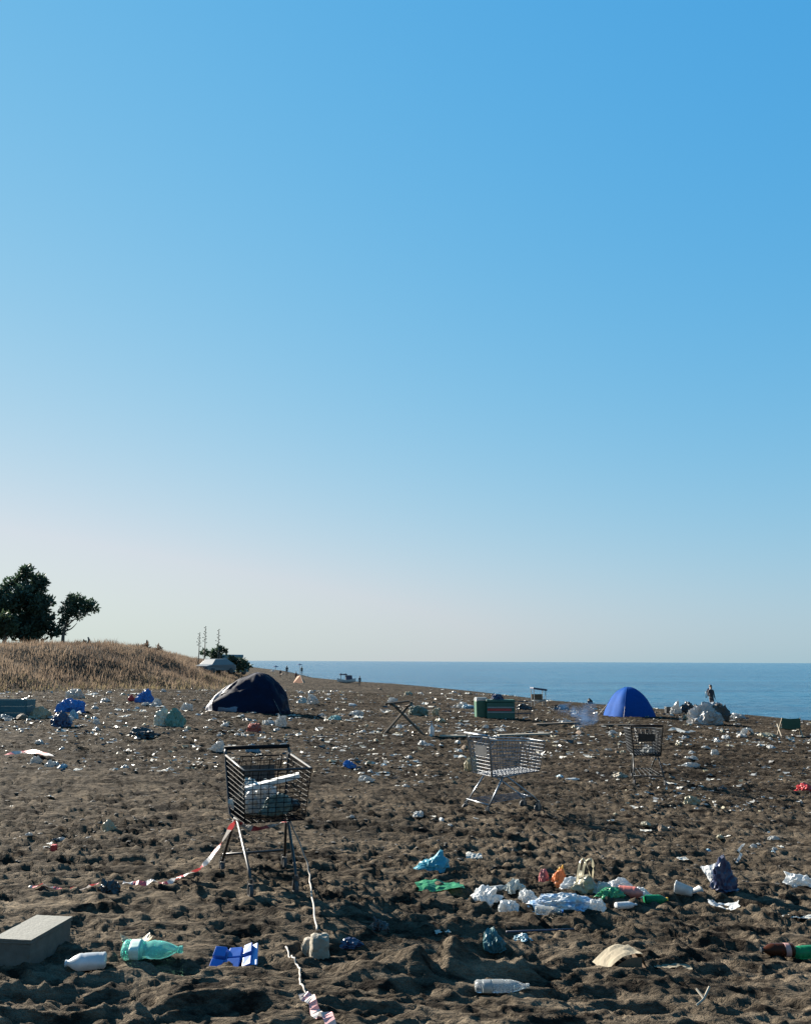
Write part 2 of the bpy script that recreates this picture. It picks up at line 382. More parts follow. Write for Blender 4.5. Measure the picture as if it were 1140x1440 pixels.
_ico = {}
def ico(sub):
    if sub not in _ico:
        bm = bmesh.new(); bmesh.ops.create_icosphere(bm, subdivisions=sub, radius=1)
        _ico[sub] = ([v.co.copy() for v in bm.verts], [tuple(v.index for v in f.verts) for f in bm.faces]); bm.free()
    return _ico[sub]
def crumple(seed, dx, dy, dz, sub=4, amp=0.38, freq=1.6, peak=0.0, sag=0.18):
    """crumpled plastic film: flat facets, sharp creases, pulled ears; flattened underneath; exact overall sizes in metres"""
    vs, fs = ico(sub); out = []; rg = random.Random(seed * 7 + 1); o = Vector((seed * 3.17, seed * 1.31, seed * 0.73))
    planes = []
    for _ in range(26):
        n = Vector((rg.gauss(0, 1), rg.gauss(0, 1), rg.gauss(0, 1))).normalized(); planes.append((n, rg.uniform(0.62, 1.0)))
    ears = []
    for i in range(3 + (1 if peak > 0.3 else 0)):
        a = rg.uniform(0, 6.28); z = rg.uniform(-0.1, 0.35) if i < 3 else rg.uniform(0.75, 0.95)
        ears.append((Vector((math.cos(a) * math.sqrt(1 - z * z), math.sin(a) * math.sqrt(1 - z * z), z)), rg.uniform(0.15, 0.4) * (1 + (peak if i == 3 else 0)), rg.uniform(0.10, 0.22)))
    for v in vs:
        r = min(d / max(n.dot(v), 1e-3) for n, d in planes if n.dot(v) > 0.15)
        n1 = 1 - 2 * abs(mnoise.noise(v * freq + o)); n2 = 1 - 2.4 * abs(mnoise.noise(v * freq * 2.6 + o * 1.7)); n3 = 1 - 2.4 * abs(mnoise.noise(v * freq * 5.7 + o))
        r = min(r, 1.25) * 0.75 + amp * (0.40 * n1 + 0.30 * n2 + 0.16 * n3)
        for d, h, w in ears:
            q = (v - d).length
            if q < 3 * w: r += h * math.exp(-(q / w) ** 2)
        p = v * max(r, 0.12)
        out.append(Vector((p.x, p.y, p.z if p.z > 0 else p.z * sag)))
    lo = [min(p[i] for p in out) for i in range(3)]; hi = [max(p[i] for p in out) for i in range(3)]
    sc_ = (dx / (hi[0] - lo[0]), dy / (hi[1] - lo[1]), dz / (hi[2] - lo[2]))
    return MB().add([((p.x - (lo[0] + hi[0]) / 2) * sc_[0], (p.y - (lo[1] + hi[1]) / 2) * sc_[1], (p.z - lo[2]) * sc_[2]) for p in out], fs)
def sheet(seed, lx, ly, amp, nu=14, nv=10, curl=0.0, ragged=0.12, freq=2.0):
    def fn(u, v):
        a = Vector((u * freq + seed, v * freq * 0.7 + seed * 2.1, seed * 0.3))
        n = mnoise.noise(a) * 0.6 + 0.5 * abs(mnoise.noise(a * 2.2)) + 0.15 * mnoise.noise(a * 5)
        e = ragged * mnoise.noise(Vector((u * 3, v * 3, seed)))
        return ((u - 0.5) * lx * (1 + e), (v - 0.5) * ly * (1 - e) + e * lx * 0.2, amp * (0.55 + n) + curl * (2 * u - 1) ** 2)
    return MB().grid(fn, nu, nv)

# shared materials
M = dict(
    white=mat('white_plastic_film', (0.36, 0.37, 0.37), 0.28, transl=0.52, dirt=0.45, bmp=0.012, crease=True),
    cream=mat('cream_plastic_film', (0.29, 0.26, 0.18), 0.4, transl=0.35, dirt=0.4, bmp=0.012, crease=True),
    paper=mat('weathered_paper', (0.30, 0.29, 0.26), 0.8, dirt=0.45),
    card=mat('pale_cardboard', (0.16, 0.132, 0.088), 0.85, dirt=0.35, bmp=0.002),
    brown=mat('brown_cardboard', (0.10, 0.065, 0.04), 0.85, dirt=0.35),
    teal=mat('turquoise_film', (0.06, 0.24, 0.31), 0.35, transl=0.35, dirt=0.25, bmp=0.012, crease=True),
    blue=mat('blue_plastic', (0.02, 0.085, 0.33), 0.4, dirt=0.2),
    sky_blue=mat('bright_blue_film', (0.025, 0.12, 0.34), 0.4, transl=0.25, dirt=0.15, bmp=0.010, crease=True),
    navy=mat('navy_film', (0.010, 0.018, 0.055), 0.4, dirt=0.12, bmp=0.010, crease=True),
    black=mat('black_plastic', (0.010, 0.011, 0.013), 0.45, dirt=0.12, bmp=0.010, crease=True),
    green=mat('green_film', (0.02, 0.17, 0.07), 0.4, transl=0.25, dirt=0.15, bmp=0.010, crease=True),
    dgreen=mat('dark_green_paint', (0.010, 0.065, 0.045), 0.55, dirt=0.15),
    red=mat('red_plastic', (0.38, 0.025, 0.025), 0.45, transl=0.1, dirt=0.15, bmp=0.010, crease=True),
    orange=mat('orange_film', (0.55, 0.16, 0.04), 0.45, transl=0.25, dirt=0.1, bmp=0.010, crease=True),
    yellow=mat('yellow_print', (0.6, 0.36, 0.05), 0.45, transl=0.2, dirt=0.1),
    wood=mat('weathered_wood', (0.07, 0.052, 0.037), 0.85, dirt=0.2, scale=20),
    pale_wood=mat('bleached_wood', (0.24, 0.21, 0.165), 0.85, dirt=0.2, scale=20),
    rope=mat('twisted_pale_tape', (0.19, 0.165, 0.14), 0.6, dirt=0.3),
    stone=mat('broken_concrete', (0.20, 0.175, 0.135), 0.9, dirt=0.3, bmp=0.01, scale=9),
    black_wire=mat('black_coated_wire', (0.007, 0.008, 0.010), 0.6, 0.0, dirt=0, spec=0.04),
    chrome=mat('worn_chrome_wire', (0.20, 0.21, 0.225), 0.36, 0.8, dirt=0.15),
    grey_wire=mat('dull_grey_wire', (0.035, 0.036, 0.038), 0.45, 0.5, dirt=0.15),
    rubber=mat('grey_rubber', (0.03, 0.03, 0.032), 0.7, dirt=0.3),
    skin=mat('skin', (0.30, 0.17, 0.11), 0.6, dirt=0), hair=mat('dark_hair', (0.012, 0.010, 0.009), 0.6, dirt=0),
    bright=mat('bright_white_film', (0.56, 0.57, 0.57), 0.3, transl=0.45, dirt=0.2, bmp=0.010, crease=True),
    clear=mat('clear_plastic', (0.85, 0.92, 0.92), 0.12, trans=0.85, dirt=0.1),
    milky=mat('milky_plastic', (0.40, 0.42, 0.44), 0.3, transl=0.3, dirt=0.12),
    aqua=mat('aqua_bottle_plastic', (0.30, 0.80, 0.70), 0.12, trans=0.72, dirt=0.08, bmp=0.006, crease=True),
    amber=mat('brown_bottle', (0.05, 0.018, 0.010), 0.12, trans=0.3, dirt=0.1),
    bottle_green=mat('green_bottle', (0.02, 0.22, 0.10), 0.12, trans=0.5, dirt=0.08),
)

# ------------------------------------------------------------------ shopping trolleys
def wire_panel(corners, nu, nv, r, rim):
    """wire mesh between four corners: a->b bottom, d->c top"""
    a, b_, c, d = [Vector(p) for p in corners]; mb = MB()
    for i in range(nu + 1):
        t = i / nu; mb.tube([a.lerp(b_, t), d.lerp(c, t)], rim if i in (0, nu) else r, 4, False)
    for j in range(nv + 1):
        t = j / nv; mb.tube([a.lerp(d, t), b_.lerp(c, t)], rim if j == 0 else r, 4, False)
    return mb
def trolley(loc, rz, label, wire, tubem, handlem, group='abandoned shopping trolleys', rw=0.0028, tilt=(0, 0), nv=9, nu=16, rack=True):
    t = thing('shopping_trolley', loc, label, 'shopping trolley', group, rz, tilt)
    # local axes: +x the narrow front, z up
    RB = [(-0.36, s * 0.215, 0.50) for s in (1, -1)]; RT = [(-0.42, s * 0.265, 0.95) for s in (1, -1)]
    FB = [(0.36, s * 0.222, 0.53) for s in (1, -1)]; FT = [(0.44, s * 0.252, 0.905) for s in (1, -1)]
    for k in (0, 1):
        wire_panel([RB[k], FB[k], FT[k], RT[k]], nu, nv, rw, rw * 1.5).build('side_panel', wire, t)
    wire_panel([FB[0], FB[1], FT[1], FT[0]], 8, nv, rw, rw * 1.5).build('front_panel', wire, t)
    wire_panel([RB[0], RB[1], (-0.405, -0.25, 0.90), (-0.405, 0.25, 0.90)], 10, nv, rw, rw * 1.5).build('rear_flap', wire, t)
    wire_panel([RB[0], RB[1], FB[1], FB[0]], 9, 14, rw, rw * 1.5).build('basket_floor', wire, t)
    mb = MB()
    mb.tube([RT[0], FT[0], FT[1], RT[1]], 0.009, 8); mb.build('basket_rim', tubem, t, True)
    h = thing_part = MB().tube([(-0.47, 0.275, 1.005), (-0.47, -0.275, 1.005)], 0.017, 10).build('handle', handlem, t, True)
    for s in (1, -1):
        MB().tube([(-0.47, s * 0.262, 1.005), (-0.44, s * 0.268, 0.97), (-0.38, s * 0.225, 0.5), (-0.20, s * 0.205, 0.475)], 0.011, 8).build('back_post', tubem, t, True)
        MB().tube([(-0.46, s * 0.255, 0.125), (-0.20, s * 0.205, 0.49)], 0.012, 8).build('leg', tubem, t, True)
        MB().tube([(0.38, s * 0.165, 0.125), (0.30, s * 0.17, 0.20), (-0.14, s * 0.20, 0.49)], 0.012, 8).build('leg', tubem, t, True)
        MB().tube([(-0.20, s * 0.205, 0.482), (0.20, s * 0.19, 0.515)], 0.011, 8).build('basket_bearer', tubem, t, True)
        for (x, y) in ((-0.46, s * 0.255), (0.38, s * 0.165)):
            c = MB()
            for q in (-1, 1): c.box((x - 0.015, y + q * 0.020, 0.09), (0.03, 0.004, 0.085))
            c.tube([(x, y, 0.12), (x, y, 0.15)], 0.014, 8); co = c.build('caster', tubem, t)
            MB().lathe([(0.020, -0.014), (0.052, -0.014), (0.058, -0.007), (0.058, 0.007), (0.052, 0.014), (0.020, 0.014)], 16).build('wheel', M['rubber'], co)
            w = co.children[0]; w.rotation_euler = (R(90), 0, 0); w.location = (x - 0.018, y, 0.058)
    MB().tube([(-0.46, 0.255, 0.17), (-0.46, -0.255, 0.17)], 0.010, 8).build('cross_bar', tubem, t, True)
    if rack: MB().tube([(0.30, 0.17, 0.20), (0.30, -0.17, 0.20)], 0.010, 8).build('cross_bar', tubem, t, True)
    lr = MB()
    for k in range(6 if rack else 0):
        y = -0.20 + 0.08 * k; lr.tube([(-0.455, y * 1.1, 0.182), (0.30, y * 0.75, 0.212)], 0.0035, 4)
    if rack: lr.build('lower_rack', wire, t)
    # folding child seat inside the handle end
    cs = MB(); cs.tube([(-0.41, 0.18, 0.80), (-0.26, 0.17, 0.95), (-0.26, -0.17, 0.95), (-0.41, -0.18, 0.80)], 0.006, 6)
    for k in range(5): cs.tube([(-0.40, -0.16 + 0.08 * k, 0.72), (-0.27, -0.15 + 0.075 * k, 0.94)], 0.0028, 4)
    cs.build('child_seat', wire, t)
    MB().box((-0.395, 0, 0.80), (0.006, 0.28, 0.13), tilt=Matrix.Rotation(R(-6), 3, 'Y')).build('seat_flap', M['black'] if wire is not M['chrome'] else M['chrome'], t)
    return t

# the black trolley, front end towards the viewer
p = G(371, 1241); d0 = Vector((p.x, p.y, 0)).normalized()
bc = p + d0 * 0.02; bc.z = float(height([bc.x - .15, bc.x + .15, bc.x], [bc.y, bc.y, bc.y + .2]).mean()) - 0.035
black_cart = trolley(bc, R(-70), 'black wire shopping trolley tied with barrier tape, loaded with crumpled rubbish', M['black_wire'], M['grey_wire'], M['black_wire'], tilt=(0, 0), rw=0.0025, nu=20, nv=11, rack=False)
black_cart.rotation_euler[1] = R(-1.5)
def in_cart(cart, local):
    bpy.context.view_layer.update(); return cart.matrix_world @ Vector(local)
bpy.context.view_layer.update()
def cargo(mb, name, m, cart, local, rz, label, cat, tilt=(0, 0)):
    o = mb.build(name, m, smooth=False); o.location = in_cart(cart, local); o.rotation_euler = (tilt[0], tilt[1], rz + cart.rotation_euler[2]); return tag(o, label, cat)
cargo(crumple(3, 0.40, 0.36, 0.27, amp=0.5), 'crumpled_bag', M['white'], black_cart, (-0.02, -0.02, 0.525), 0.4, 'crumpled white bag heaped inside the black trolley', 'bag')
cargo(crumple(5, 0.32, 0.36, 0.26, amp=0.5), 'paper_bundle', M['paper'], black_cart, (-0.20, -0.08, 0.525), 0.9, 'torn paper bundle filling the handle end of the black trolley', 'paper')
cargo(crumple(8, 0.22, 0.26, 0.17, amp=0.4), 'plastic_bag', mat('dull_green_film', (0.10, 0.15, 0.14), 0.45, transl=0.3, dirt=0.3), black_cart, (0.17, 0.03, 0.545), 0.2, 'greenish plastic bag inside the black trolley under the white board', 'bag')
cargo(crumple(21, 0.34, 0.22, 0.12, amp=0.4), 'plastic_bag', M['black'], black_cart, (0.05, 0.09, 0.54), 1.2, 'black plastic bag on the floor of the black trolley', 'bag')
cargo(MB().box((0, 0, 0), (0.42, 0.12, 0.03)), 'board', mat('white_board', (0.5, 0.5, 0.49), 0.6, dirt=0.2), black_cart, (0.26, -0.01, 0.80), R(80), 'white board lying tilted across the rubbish in the black trolley', 'board', tilt=(0, R(-13)))

# the silver trolley, seen from behind and the side
p = G(714, 1136); sc_ = p + Vector((0, 0.05, 0)); sc_.z = float(height([sc_.x - .2, sc_.x, sc_.x + .2], [sc_.y, sc_.y + .2, sc_.y]).mean()) - 0.04
silver_cart = trolley(sc_, R(27), 'silver chrome shopping trolley standing empty on the sand', M['chrome'], M['chrome'], M['chrome'], rw=0.0030, nv=9, nu=18)
# the dull trolley near the fire, seen from behind
p = G(906, 1097); rc = p.copy(); rc.z = float(height([rc.x - .2, rc.x, rc.x + .2], [rc.y, rc.y + .2, rc.y]).mean()) - 0.05
grey_cart = trolley(rc, R(84), 'dark grey shopping trolley with a black seat flap beyond the silver one', M['grey_wire'], M['grey_wire'], M['black_wire'], rw=0.0042, nv=8)
bpy.context.view_layer.update()
cargo(crumple(31, 0.30, 0.22, 0.14, amp=0.45), 'crumpled_bag', M['white'], grey_cart, (-0.2, -0.05, 0.52), 0.3, 'white crumpled bag in the bottom of the dark grey trolley', 'bag')
# things lying about the silver trolley
p = G(662, 1082); o = crumple(33, 0.30, 0.26, 0.30, amp=0.35).build('crumpled_bag', M['cream']); o.location = ground_at(664, 1084, 0.15, 0.02); tag(o, 'pale upright crumpled bag just behind the silver trolley handle', 'bag')

# ------------------------------------------------------------------ barrier tape
def tape(pts, w, label, mats, name='barrier_tape', twist=0.6, seg=4, group=None):
    o = MB().ribbon(pts, w, twist, len(mats), seg).build(name, mats); return tag(o, label, 'tape', group)
m_tw = mat('white_tape', (0.36, 0.34, 0.33), 0.45, transl=0.25, dirt=0.2); m_tr = mat('red_tape', (0.36, 0.05, 0.055), 0.45, transl=0.2, dirt=0.15)
def hug(path, lift): return [on_ground(q, lift) for q in path]
def gpts(seq, lift=0.03): return [on_ground(G(a, b_), lift) for a, b_ in seq]
apex = in_cart(black_cart, (-0.17, -0.215, 0.47)); apex2 = in_cart(black_cart, (-0.17, 0.215, 0.45))
gq = gpts([(258, 1240), (236, 1248), (205, 1250), (172, 1251)])
path = smooth_path([apex, AT(312, 1184, apex.y + 0.02), AT(285, 1218, gq[0].y - 0.05)] + gq, 10)
path = [q if q.z > hz(q.x, q.y) + 0.025 else on_ground(q, 0.025) for q in path]
tape(path, 0.045, 'red and white barrier tape drooping from the black trolley to the black lump', [m_tr, m_tw], seg=5)
tape(hug(smooth_path(gpts([(138, 1247), (105, 1246), (75, 1248), (40, 1250)], 0.02), 10), 0.02), 0.035, 'red and white barrier tape half buried in sand beyond the black lump', [m_tr, m_tw], seg=4)
tape(smooth_path([apex, in_cart(black_cart, (-0.12, -0.15, 0.44)), in_cart(black_cart, (-0.05, -0.05, 0.42)), in_cart(black_cart, (-0.10, 0.12, 0.44)), apex2], 6), 0.05, 'red and white tape knotted beneath the basket of the black trolley', [m_tr, m_tw], seg=5)

# rope of twisted tape from the trolley to a lump of concrete, and its loose end
blk = ground_at(449, 1338, 0.08, 0.02)
top = blk + Vector((-0.02, 0.03, 0.17)); a1 = in_cart(black_cart, (-0.10, 0.20, 0.485))
rp = smooth_path([a1, AT(431, 1212, a1.y - 0.12), AT(437, 1250, a1.y - 0.45), top], 8)
MBr = MB(); MBr.tube([q + Vector((0.004 * math.sin(i * 1.7), 0, 0.003 * math.cos(i * 2.1))) for i, q in enumerate(rp)], 0.0065, 6)
tag(MBr.build('twisted_tape', M['rope'], smooth=True), 'twisted pale tape stretched from the black trolley to a concrete lump', 'tape')
rp = hug(smooth_path(gpts([(402, 1330), (410, 1348), (421, 1362), (422, 1384), (432, 1402)], 0.012), 12), 0.012)
MBr = MB(); MBr.tube([q + Vector((0.002 * math.sin(i * 1.3), 0, 0.002 * math.cos(i * 1.9))) for i, q in enumerate(rp)], 0.0055, 6)
tag(MBr.build('twisted_tape', M['rope'], smooth=True), 'loose twisted tape end snaking over the sand below the concrete lump', 'tape')
tape(hug(smooth_path(gpts([(424, 1408), (436, 1416), (450, 1432), (464, 1446), (476, 1460)], 0.02), 8), 0.025), 0.05, 'flattened pink and white tape end at the foot of the twisted tape', [m_tw, mat('pink_tape', (0.60, 0.28, 0.27), 0.5, dirt=0.2)], twist=0.9, seg=3)

def boulder(seed, dx, dy, dz, chop=0.45):
    vs, fs = ico(3); o = Vector((seed * 2.3, seed, 0)); out = []
    for v in vs:
        m_ = max(abs(v.x), abs(v.y), abs(v.z)); q = v / (m_ ** chop)
        q = q * (0.86 + 0.16 * mnoise.noise(v * 1.6 + o) + 0.05 * mnoise.noise(v * 5 + o)); out.append(q)
    zm = min(q.z for q in out)
    return MB().add([(q.x * dx / 2, q.y * dy / 2, (q.z - zm) * dz / 2) for q in out], fs)
o = boulder(4, 0.13, 0.13, 0.185, 0.6).build('concrete_lump', M['stone'], loc=blk, rz=R(18)); tag(o, 'upright concrete lump holding the end of the twisted tape', 'stone')
o = boulder(9, 0.10, 0.11, 0.12, 0.5).build('concrete_lump', mat('pale_stone', (0.24, 0.20, 0.155), 0.9, dirt=0.2, bmp=0.01, scale=9), loc=ground_at(436, 1330, 0.06, 0.02), rz=R(-25)); tag(o, 'pale rounded stone leaning against the upright concrete lump', 'stone')
o = crumple(41, 0.20, 0.16, 0.06, amp=0.3).build('plastic_bag', M['navy'], loc=ground_at(495, 1318, 0.08, 0.03)); tag(o, 'dark crumpled form standing in for shade in the hollow beside the concrete lump', 'bag')  # dark form added for the lump's shadow in the hollow
o = crumple(42, 0.14, 0.12, 0.11, amp=0.4, peak=0.6).build('plastic_bag', M['black'], loc=ground_at(533, 1300, 0.05, 0.02)); tag(o, 'small peaked black plastic bag behind the sand heap', 'bag')
o = crumple(43, 0.17, 0.15, 0.12, amp=0.45, peak=0.8).build('plastic_bag', M['black'], loc=ground_at(153, 1256, 0.06, 0.02)); tag(o, 'black plastic lump weighing down the barrier tape', 'bag')

# ------------------------------------------------------------------ foreground rubbish
# polystyrene box
bx = ground_at(42, 1352, 0.1, 0.0); 
def foam_box():
    a = G(40, 1362); b_ = G(98, 1326); ax = (b_ - a); ax.z = 0; ang_ = math.atan2(ax.y, ax.x)
    Lx, Wy, Hh = 0.42, 0.22, 0.15
    c = a + Matrix.Rotation(ang_, 3, 'Z') @ Vector((Lx / 2, Wy / 2, 0)); c.z = ground_at(70, 1335, 0.15).z - 0.015
    t = thing('foam_box', c, 'long grey closed box with a flat lid lying on the sand', 'box', rz=ang_)
    bmt = mat('grey_polystyrene', (0.070, 0.072, 0.063), 0.85, dirt=0.3, bmp=0.004, scale=18)
    for nm, zc, hgt, gr in (('body', Hh * 0.40, Hh * 0.86, 0.0), ('lid', Hh * 0.92, Hh * 0.155, 0.010)):
        bm = bmesh.new(); bmesh.ops.create_cube(bm, size=1); bmesh.ops.subdivide_edges(bm, edges=bm.edges[:], cuts=11, use_grid_fill=True)
        for v in bm.verts:
            e_ = sum(abs(abs(c_) - 0.5) < 0.05 for c_ in v.co); n_ = mnoise.noise(Vector((v.co.x * 9, v.co.y * 5, v.co.z * 4 + zc * 20)))
            k_ = 1 - (0.030 * max(0, n_ + 0.1) * (e_ >= 2) + 0.006 * n_); v.co = Vector((v.co.x * (Lx + gr) * k_, v.co.y * (Wy + gr) * k_, v.co.z * hgt * (1 - 0.05 * max(0, n_) * (e_ >= 2)) + zc))
        me_ = bpy.data.meshes.new(nm); bm.to_mesh(me_); bm.free(); link(nm, me_, bmt, t)
    return t
foam_box()

def bottle(px, py, length, radius, m, capm, label, rz, group=None, dent=0.0, waist=0.0, labelm=None, sink=0.01, name='plastic_bottle', cat='bottle', n=22):
    p = ground_at(px, py, length * 0.3, sink - 0.012)
    t = thing(name, p, label, cat, group, rz)
    Lb = length
    prof = [(radius * 0.75, 0), (radius, Lb * 0.04), (radius, Lb * 0.08), (radius * 0.96, Lb * 0.11), (radius, Lb * 0.14), (radius * 0.96, Lb * 0.17), (radius, Lb * 0.20), (radius, Lb * 0.28), (radius * (1 - waist * 0.6), Lb * 0.35), (radius * (1 - waist), Lb * 0.40), (radius * (1 - waist * 0.5), Lb * 0.46), (radius, Lb * 0.52), (radius * 0.95, Lb * 0.56), (radius, Lb * 0.60), (radius * 0.98, Lb * 0.66),
            (radius * 0.75, Lb * 0.78), (radius * 0.42, Lb * 0.88), (radius * 0.34, Lb * 0.91), (radius * 0.34, Lb * 0.95)]
    b_ = MB().lathe([(r_, h - Lb / 2) for r_, h in prof], n, 'x', dent, px).build('body', m, t, True); b_.location.z = radius * 0.95
    c = MB().lathe([(radius * 0.38, Lb * 0.44), (radius * 0.40, Lb * 0.445), (radius * 0.40, Lb * 0.495), (radius * 0.3, Lb * 0.5)], 12, 'x').build('cap', capm, t); c.location.z = radius * 0.95
    if dent > 0.05: t.scale = (1.0, 1.12, 0.80)
    if labelm:
        l = MB().lathe([(radius * 1.015, -Lb * 0.36), (radius * 1.02, -Lb * 0.34), (radius * 1.02, -Lb * 0.22), (radius * 1.015, -Lb * 0.20)], n, 'x', dent, px).build('paper_label', labelm, t, True); l.location.z = radius * 0.95
    return t
bottle(120, 1360, 0.215, 0.052, M['milky'], M['milky'], 'white milky plastic bottle lying in front of the long grey box', R(195), dent=0.10, waist=0.0)
bottle(214, 1354, 0.33, 0.060, M['aqua'], M['aqua'], 'crushed turquoise plastic bottle with pinched waist', R(4), dent=0.22, waist=0.22, labelm=mat('pale_mint_label', (0.38, 0.50, 0.43), 0.5))
o = sheet(5, 0.17, 0.15, 0.05, curl=0.04).build('torn_wrapper', M['cream'], loc=ground_at(190, 1338, 0.07, 0.0), rz=0.4); tag(o, 'cream torn wrapper behind the turquoise bottle', 'wrapper')

# cracked blue moulded panel of square pads
def blue_tray(px, py):
    t = thing('moulded_tray', ground_at(px, py, 0.1, -0.005), 'bright blue cracked plastic tray with raised square pads', 'tray', rz=R(6), tilt=(R(24), R(-6)))
    edge = mat('lit_edge_blue', (0.10, 0.20, 0.42), 0.4, dirt=0.3); Lx, Ly = 0.26, 0.17  # paler blue paints the sunlit edges between the pads
    def warp(x, y): return (x * (1 - 0.14 * (y / Ly)) + 0.10 * y, y, 0.03 * (x / Lx) ** 2 * 4 + 0.008 * mnoise.noise(Vector((x * 14, y * 14, 2))))
    def slab(x0, x1, y0, y1, z0, z1, m, name):
        q = [(x0, y0), (x1, y0), (x1, y1), (x0, y1)]; vs = []
        for z, k in ((z0, 0.0), (z1, 0.004)):
            for (x, y) in q:
                xx = x + (k if x == x0 else -k); yy = y + (k if y == y0 else -k); w = warp(xx, yy); vs.append((w[0], w[1], w[2] + z))
        MB().add(vs, [(3, 2, 1, 0), (4, 5, 6, 7), (0, 1, 5, 4), (1, 2, 6, 5), (2, 3, 7, 6), (3, 0, 4, 7)]).build(name, m, t, bevel=0.003)
    for i in range(6):
        x0 = -Lx / 2 + Lx * i / 6; slab(x0, x0 + Lx / 6, -Ly / 2, Ly / 2, 0.0, 0.018, edge, 'base')
    for i, (x0, x1) in enumerate(((-0.125, -0.052), (-0.044, 0.036), (0.044, 0.118))):
        for j, (y0, y1) in enumerate(((-0.08, -0.006), (0.004, 0.08))):
            if (i, j) == (2, 0): x1 = 0.098
            slab(x0, x1, y0, y1, 0.012, 0.036 + 0.006 * ((i + j) % 2), M['blue'], 'pad')
blue_tray(331, 1351)

def bagobj(px, py, seed, dx, dy, dz, m, label, name='plastic_bag', cat='bag', rz=0.0, amp=0.4, peak=0.2, sub=4, group=None, sink=0.012, freq=1.6, tilt=(0, 0)):
    o = crumple(seed, dx, dy, dz, sub, amp, freq, peak).build(name, m, loc=ground_at(px, py, min(dx, dy) * 0.35, sink), rz=rz)
    o.rotation_euler = (tilt[0], tilt[1], rz); return tag(o, label, cat, group)
bagobj(606, 1224, 51, 0.34, 0.26, 0.17, M['teal'], 'turquoise plastic bag lying by itself on the sand', peak=0.5, amp=0.34, freq=1.1, rz=0.3)
o = sheet(52, 0.36, 0.22, 0.05).build('plastic_bag', M['green'], loc=ground_at(618, 1250, 0.1, 0.0), rz=0.1); tag(o, 'flat green plastic bag in front of the turquoise bag', 'bag')
bagobj(682, 1263, 53, 0.30, 0.22, 0.15, M['bright'], 'white plastic bag with a raised corner at the end of the rubbish heap', peak=0.6, amp=0.34, freq=1.1)
bagobj(716, 1274, 54, 0.17, 0.13, 0.10, M['bright'], 'small white crumpled bag in front of the bag with a raised corner')
bagobj(722, 1252, 55, 0.19, 0.15, 0.11, mat('frosted_film', (0.36, 0.39, 0.38), 0.35, transl=0.4, dirt=0.2), 'frosted wad of film behind the small white bag', amp=0.55)
m_wb = None
def blue_print():
    m, N, L, b = nt('white_film_with_blue_print')
    t = tex(N, L, 12, 4); r_ = ramp(N, [(0.50, (0.37, 0.38, 0.39)), (0.62, (0.17, 0.26, 0.38))]); L.new(t.outputs[0], r_.inputs[0]); L.new(r_.outputs[0], b.inputs['Base Color']); setp(b, Roughness=0.4)
    return m
m_wb = blue_print()
bagobj(790, 1275, 56, 0.60, 0.28, 0.13, m_wb, 'large white bag with blue print in the middle of the rubbish heap', amp=0.34, freq=1.3, sub=5)
bagobj(838, 1280, 57, 0.16, 0.13, 0.10, M['bright'], 'white crumpled wad below the green film of the heap', amp=0.45)
bagobj(764, 1242, 58, 0.09, 0.08, 0.14, mat('pink_white_pack', (0.42, 0.13, 0.13), 0.5, transl=0.2, var=0.5), 'pink and white crumpled pack standing behind the printed bag', name='snack_pack', cat='packet', amp=0.3)
bagobj(785, 1246, 59, 0.17, 0.12, 0.14, M['orange'], 'orange snack bag with yellow print standing behind the printed bag', name='snack_bag', peak=0.5, amp=0.3)
bagobj(789, 1243, 60, 0.08, 0.06, 0.15, M['yellow'], 'yellow wrapper tucked into the orange snack bag', name='wrapper', cat='wrapper', peak=0.4, amp=0.3)
# bag with its handles standing up
hb = bagobj(822, 1254, 61, 0.30, 0.20, 0.17, M['cream'], 'pale carrier bag with its handles standing up', name='carrier_bag', peak=0.5, amp=0.34)
for k, s in enumerate((-1, 1)):
    pts = smooth_path([(s * 0.02 - 0.04, 0, 0.10), (s * 0.02 - 0.01, 0.01, 0.24), (0.03 + s * 0.03, 0, 0.27), (0.05 + s * 0.02, -0.01, 0.20), (0.06, 0, 0.09)], 5)
    MB().ribbon(pts, 0.022, 0.5).build('handle', M['cream'], hb)
bagobj(856, 1265, 62, 0.26, 0.14, 0.10, M['green'], 'shiny green film bag at the bottles end of the heap', amp=0.36)
bagobj(868, 1250, 63, 0.26, 0.16, 0.13, M['bright'], 'white bag behind the shiny green film bag', amp=0.4)
bottle(888, 1262, 0.20, 0.045, mat('red_white_tub', (0.40, 0.12, 0.09), 0.4, transl=0.1, var=0.4), M['bright'], 'red plastic bottle with white cap beside the green film bag', R(-20), name='plastic_bottle')
bottle(922, 1264, 0.19, 0.035, M['bottle_green'], M['yellow'], 'small green bottle with yellow cap past the red bottle', R(5))
def cup(px, py, r, h, m, label, rz, group=None, name='paper_cup', inner=None, n=16):
    p = ground_at(px, py, 0.04, 0.006); t = thing(name, p, label, 'cup', group, rz)
    prof = [(r * 0.7, 0), (r, h), (r * 1.05, h), (r * 1.05, h - 0.006), (r * 1.0, h - 0.006), (r * 0.96, h), (r * 0.66, 0.008)]
    b_ = MB().lathe([(a, z - h / 2) for a, z in prof[:2]] + [(r * 1.05, h / 2), (r * 0.95, h / 2 - 0.002), (r * 0.66, -h / 2 + 0.008)], n, 'x').build('body', m, t, True)
    b_.location.z = r * 0.95; b_.rotation_euler = (0, R(-9), 0)
    rim = MB().lathe([(r * 1.0, h / 2 - 0.006), (r * 1.09, h / 2 - 0.004), (r * 1.09, h / 2 + 0.003), (r * 1.0, h / 2 + 0.003)], n, 'x').build('rim', m, t, True); rim.location.z = r * 0.95; rim.rotation_euler = (0, R(-9), 0)
    return t
bagobj(742, 1262, 161, 0.16, 0.12, 0.10, M['bright'], 'white wad pressed against the end of the printed bag', amp=0.45)
bagobj(808, 1252, 162, 0.26, 0.15, 0.13, M['bright'], 'white translucent bag bulging behind the middle of the printed bag', amp=0.4)
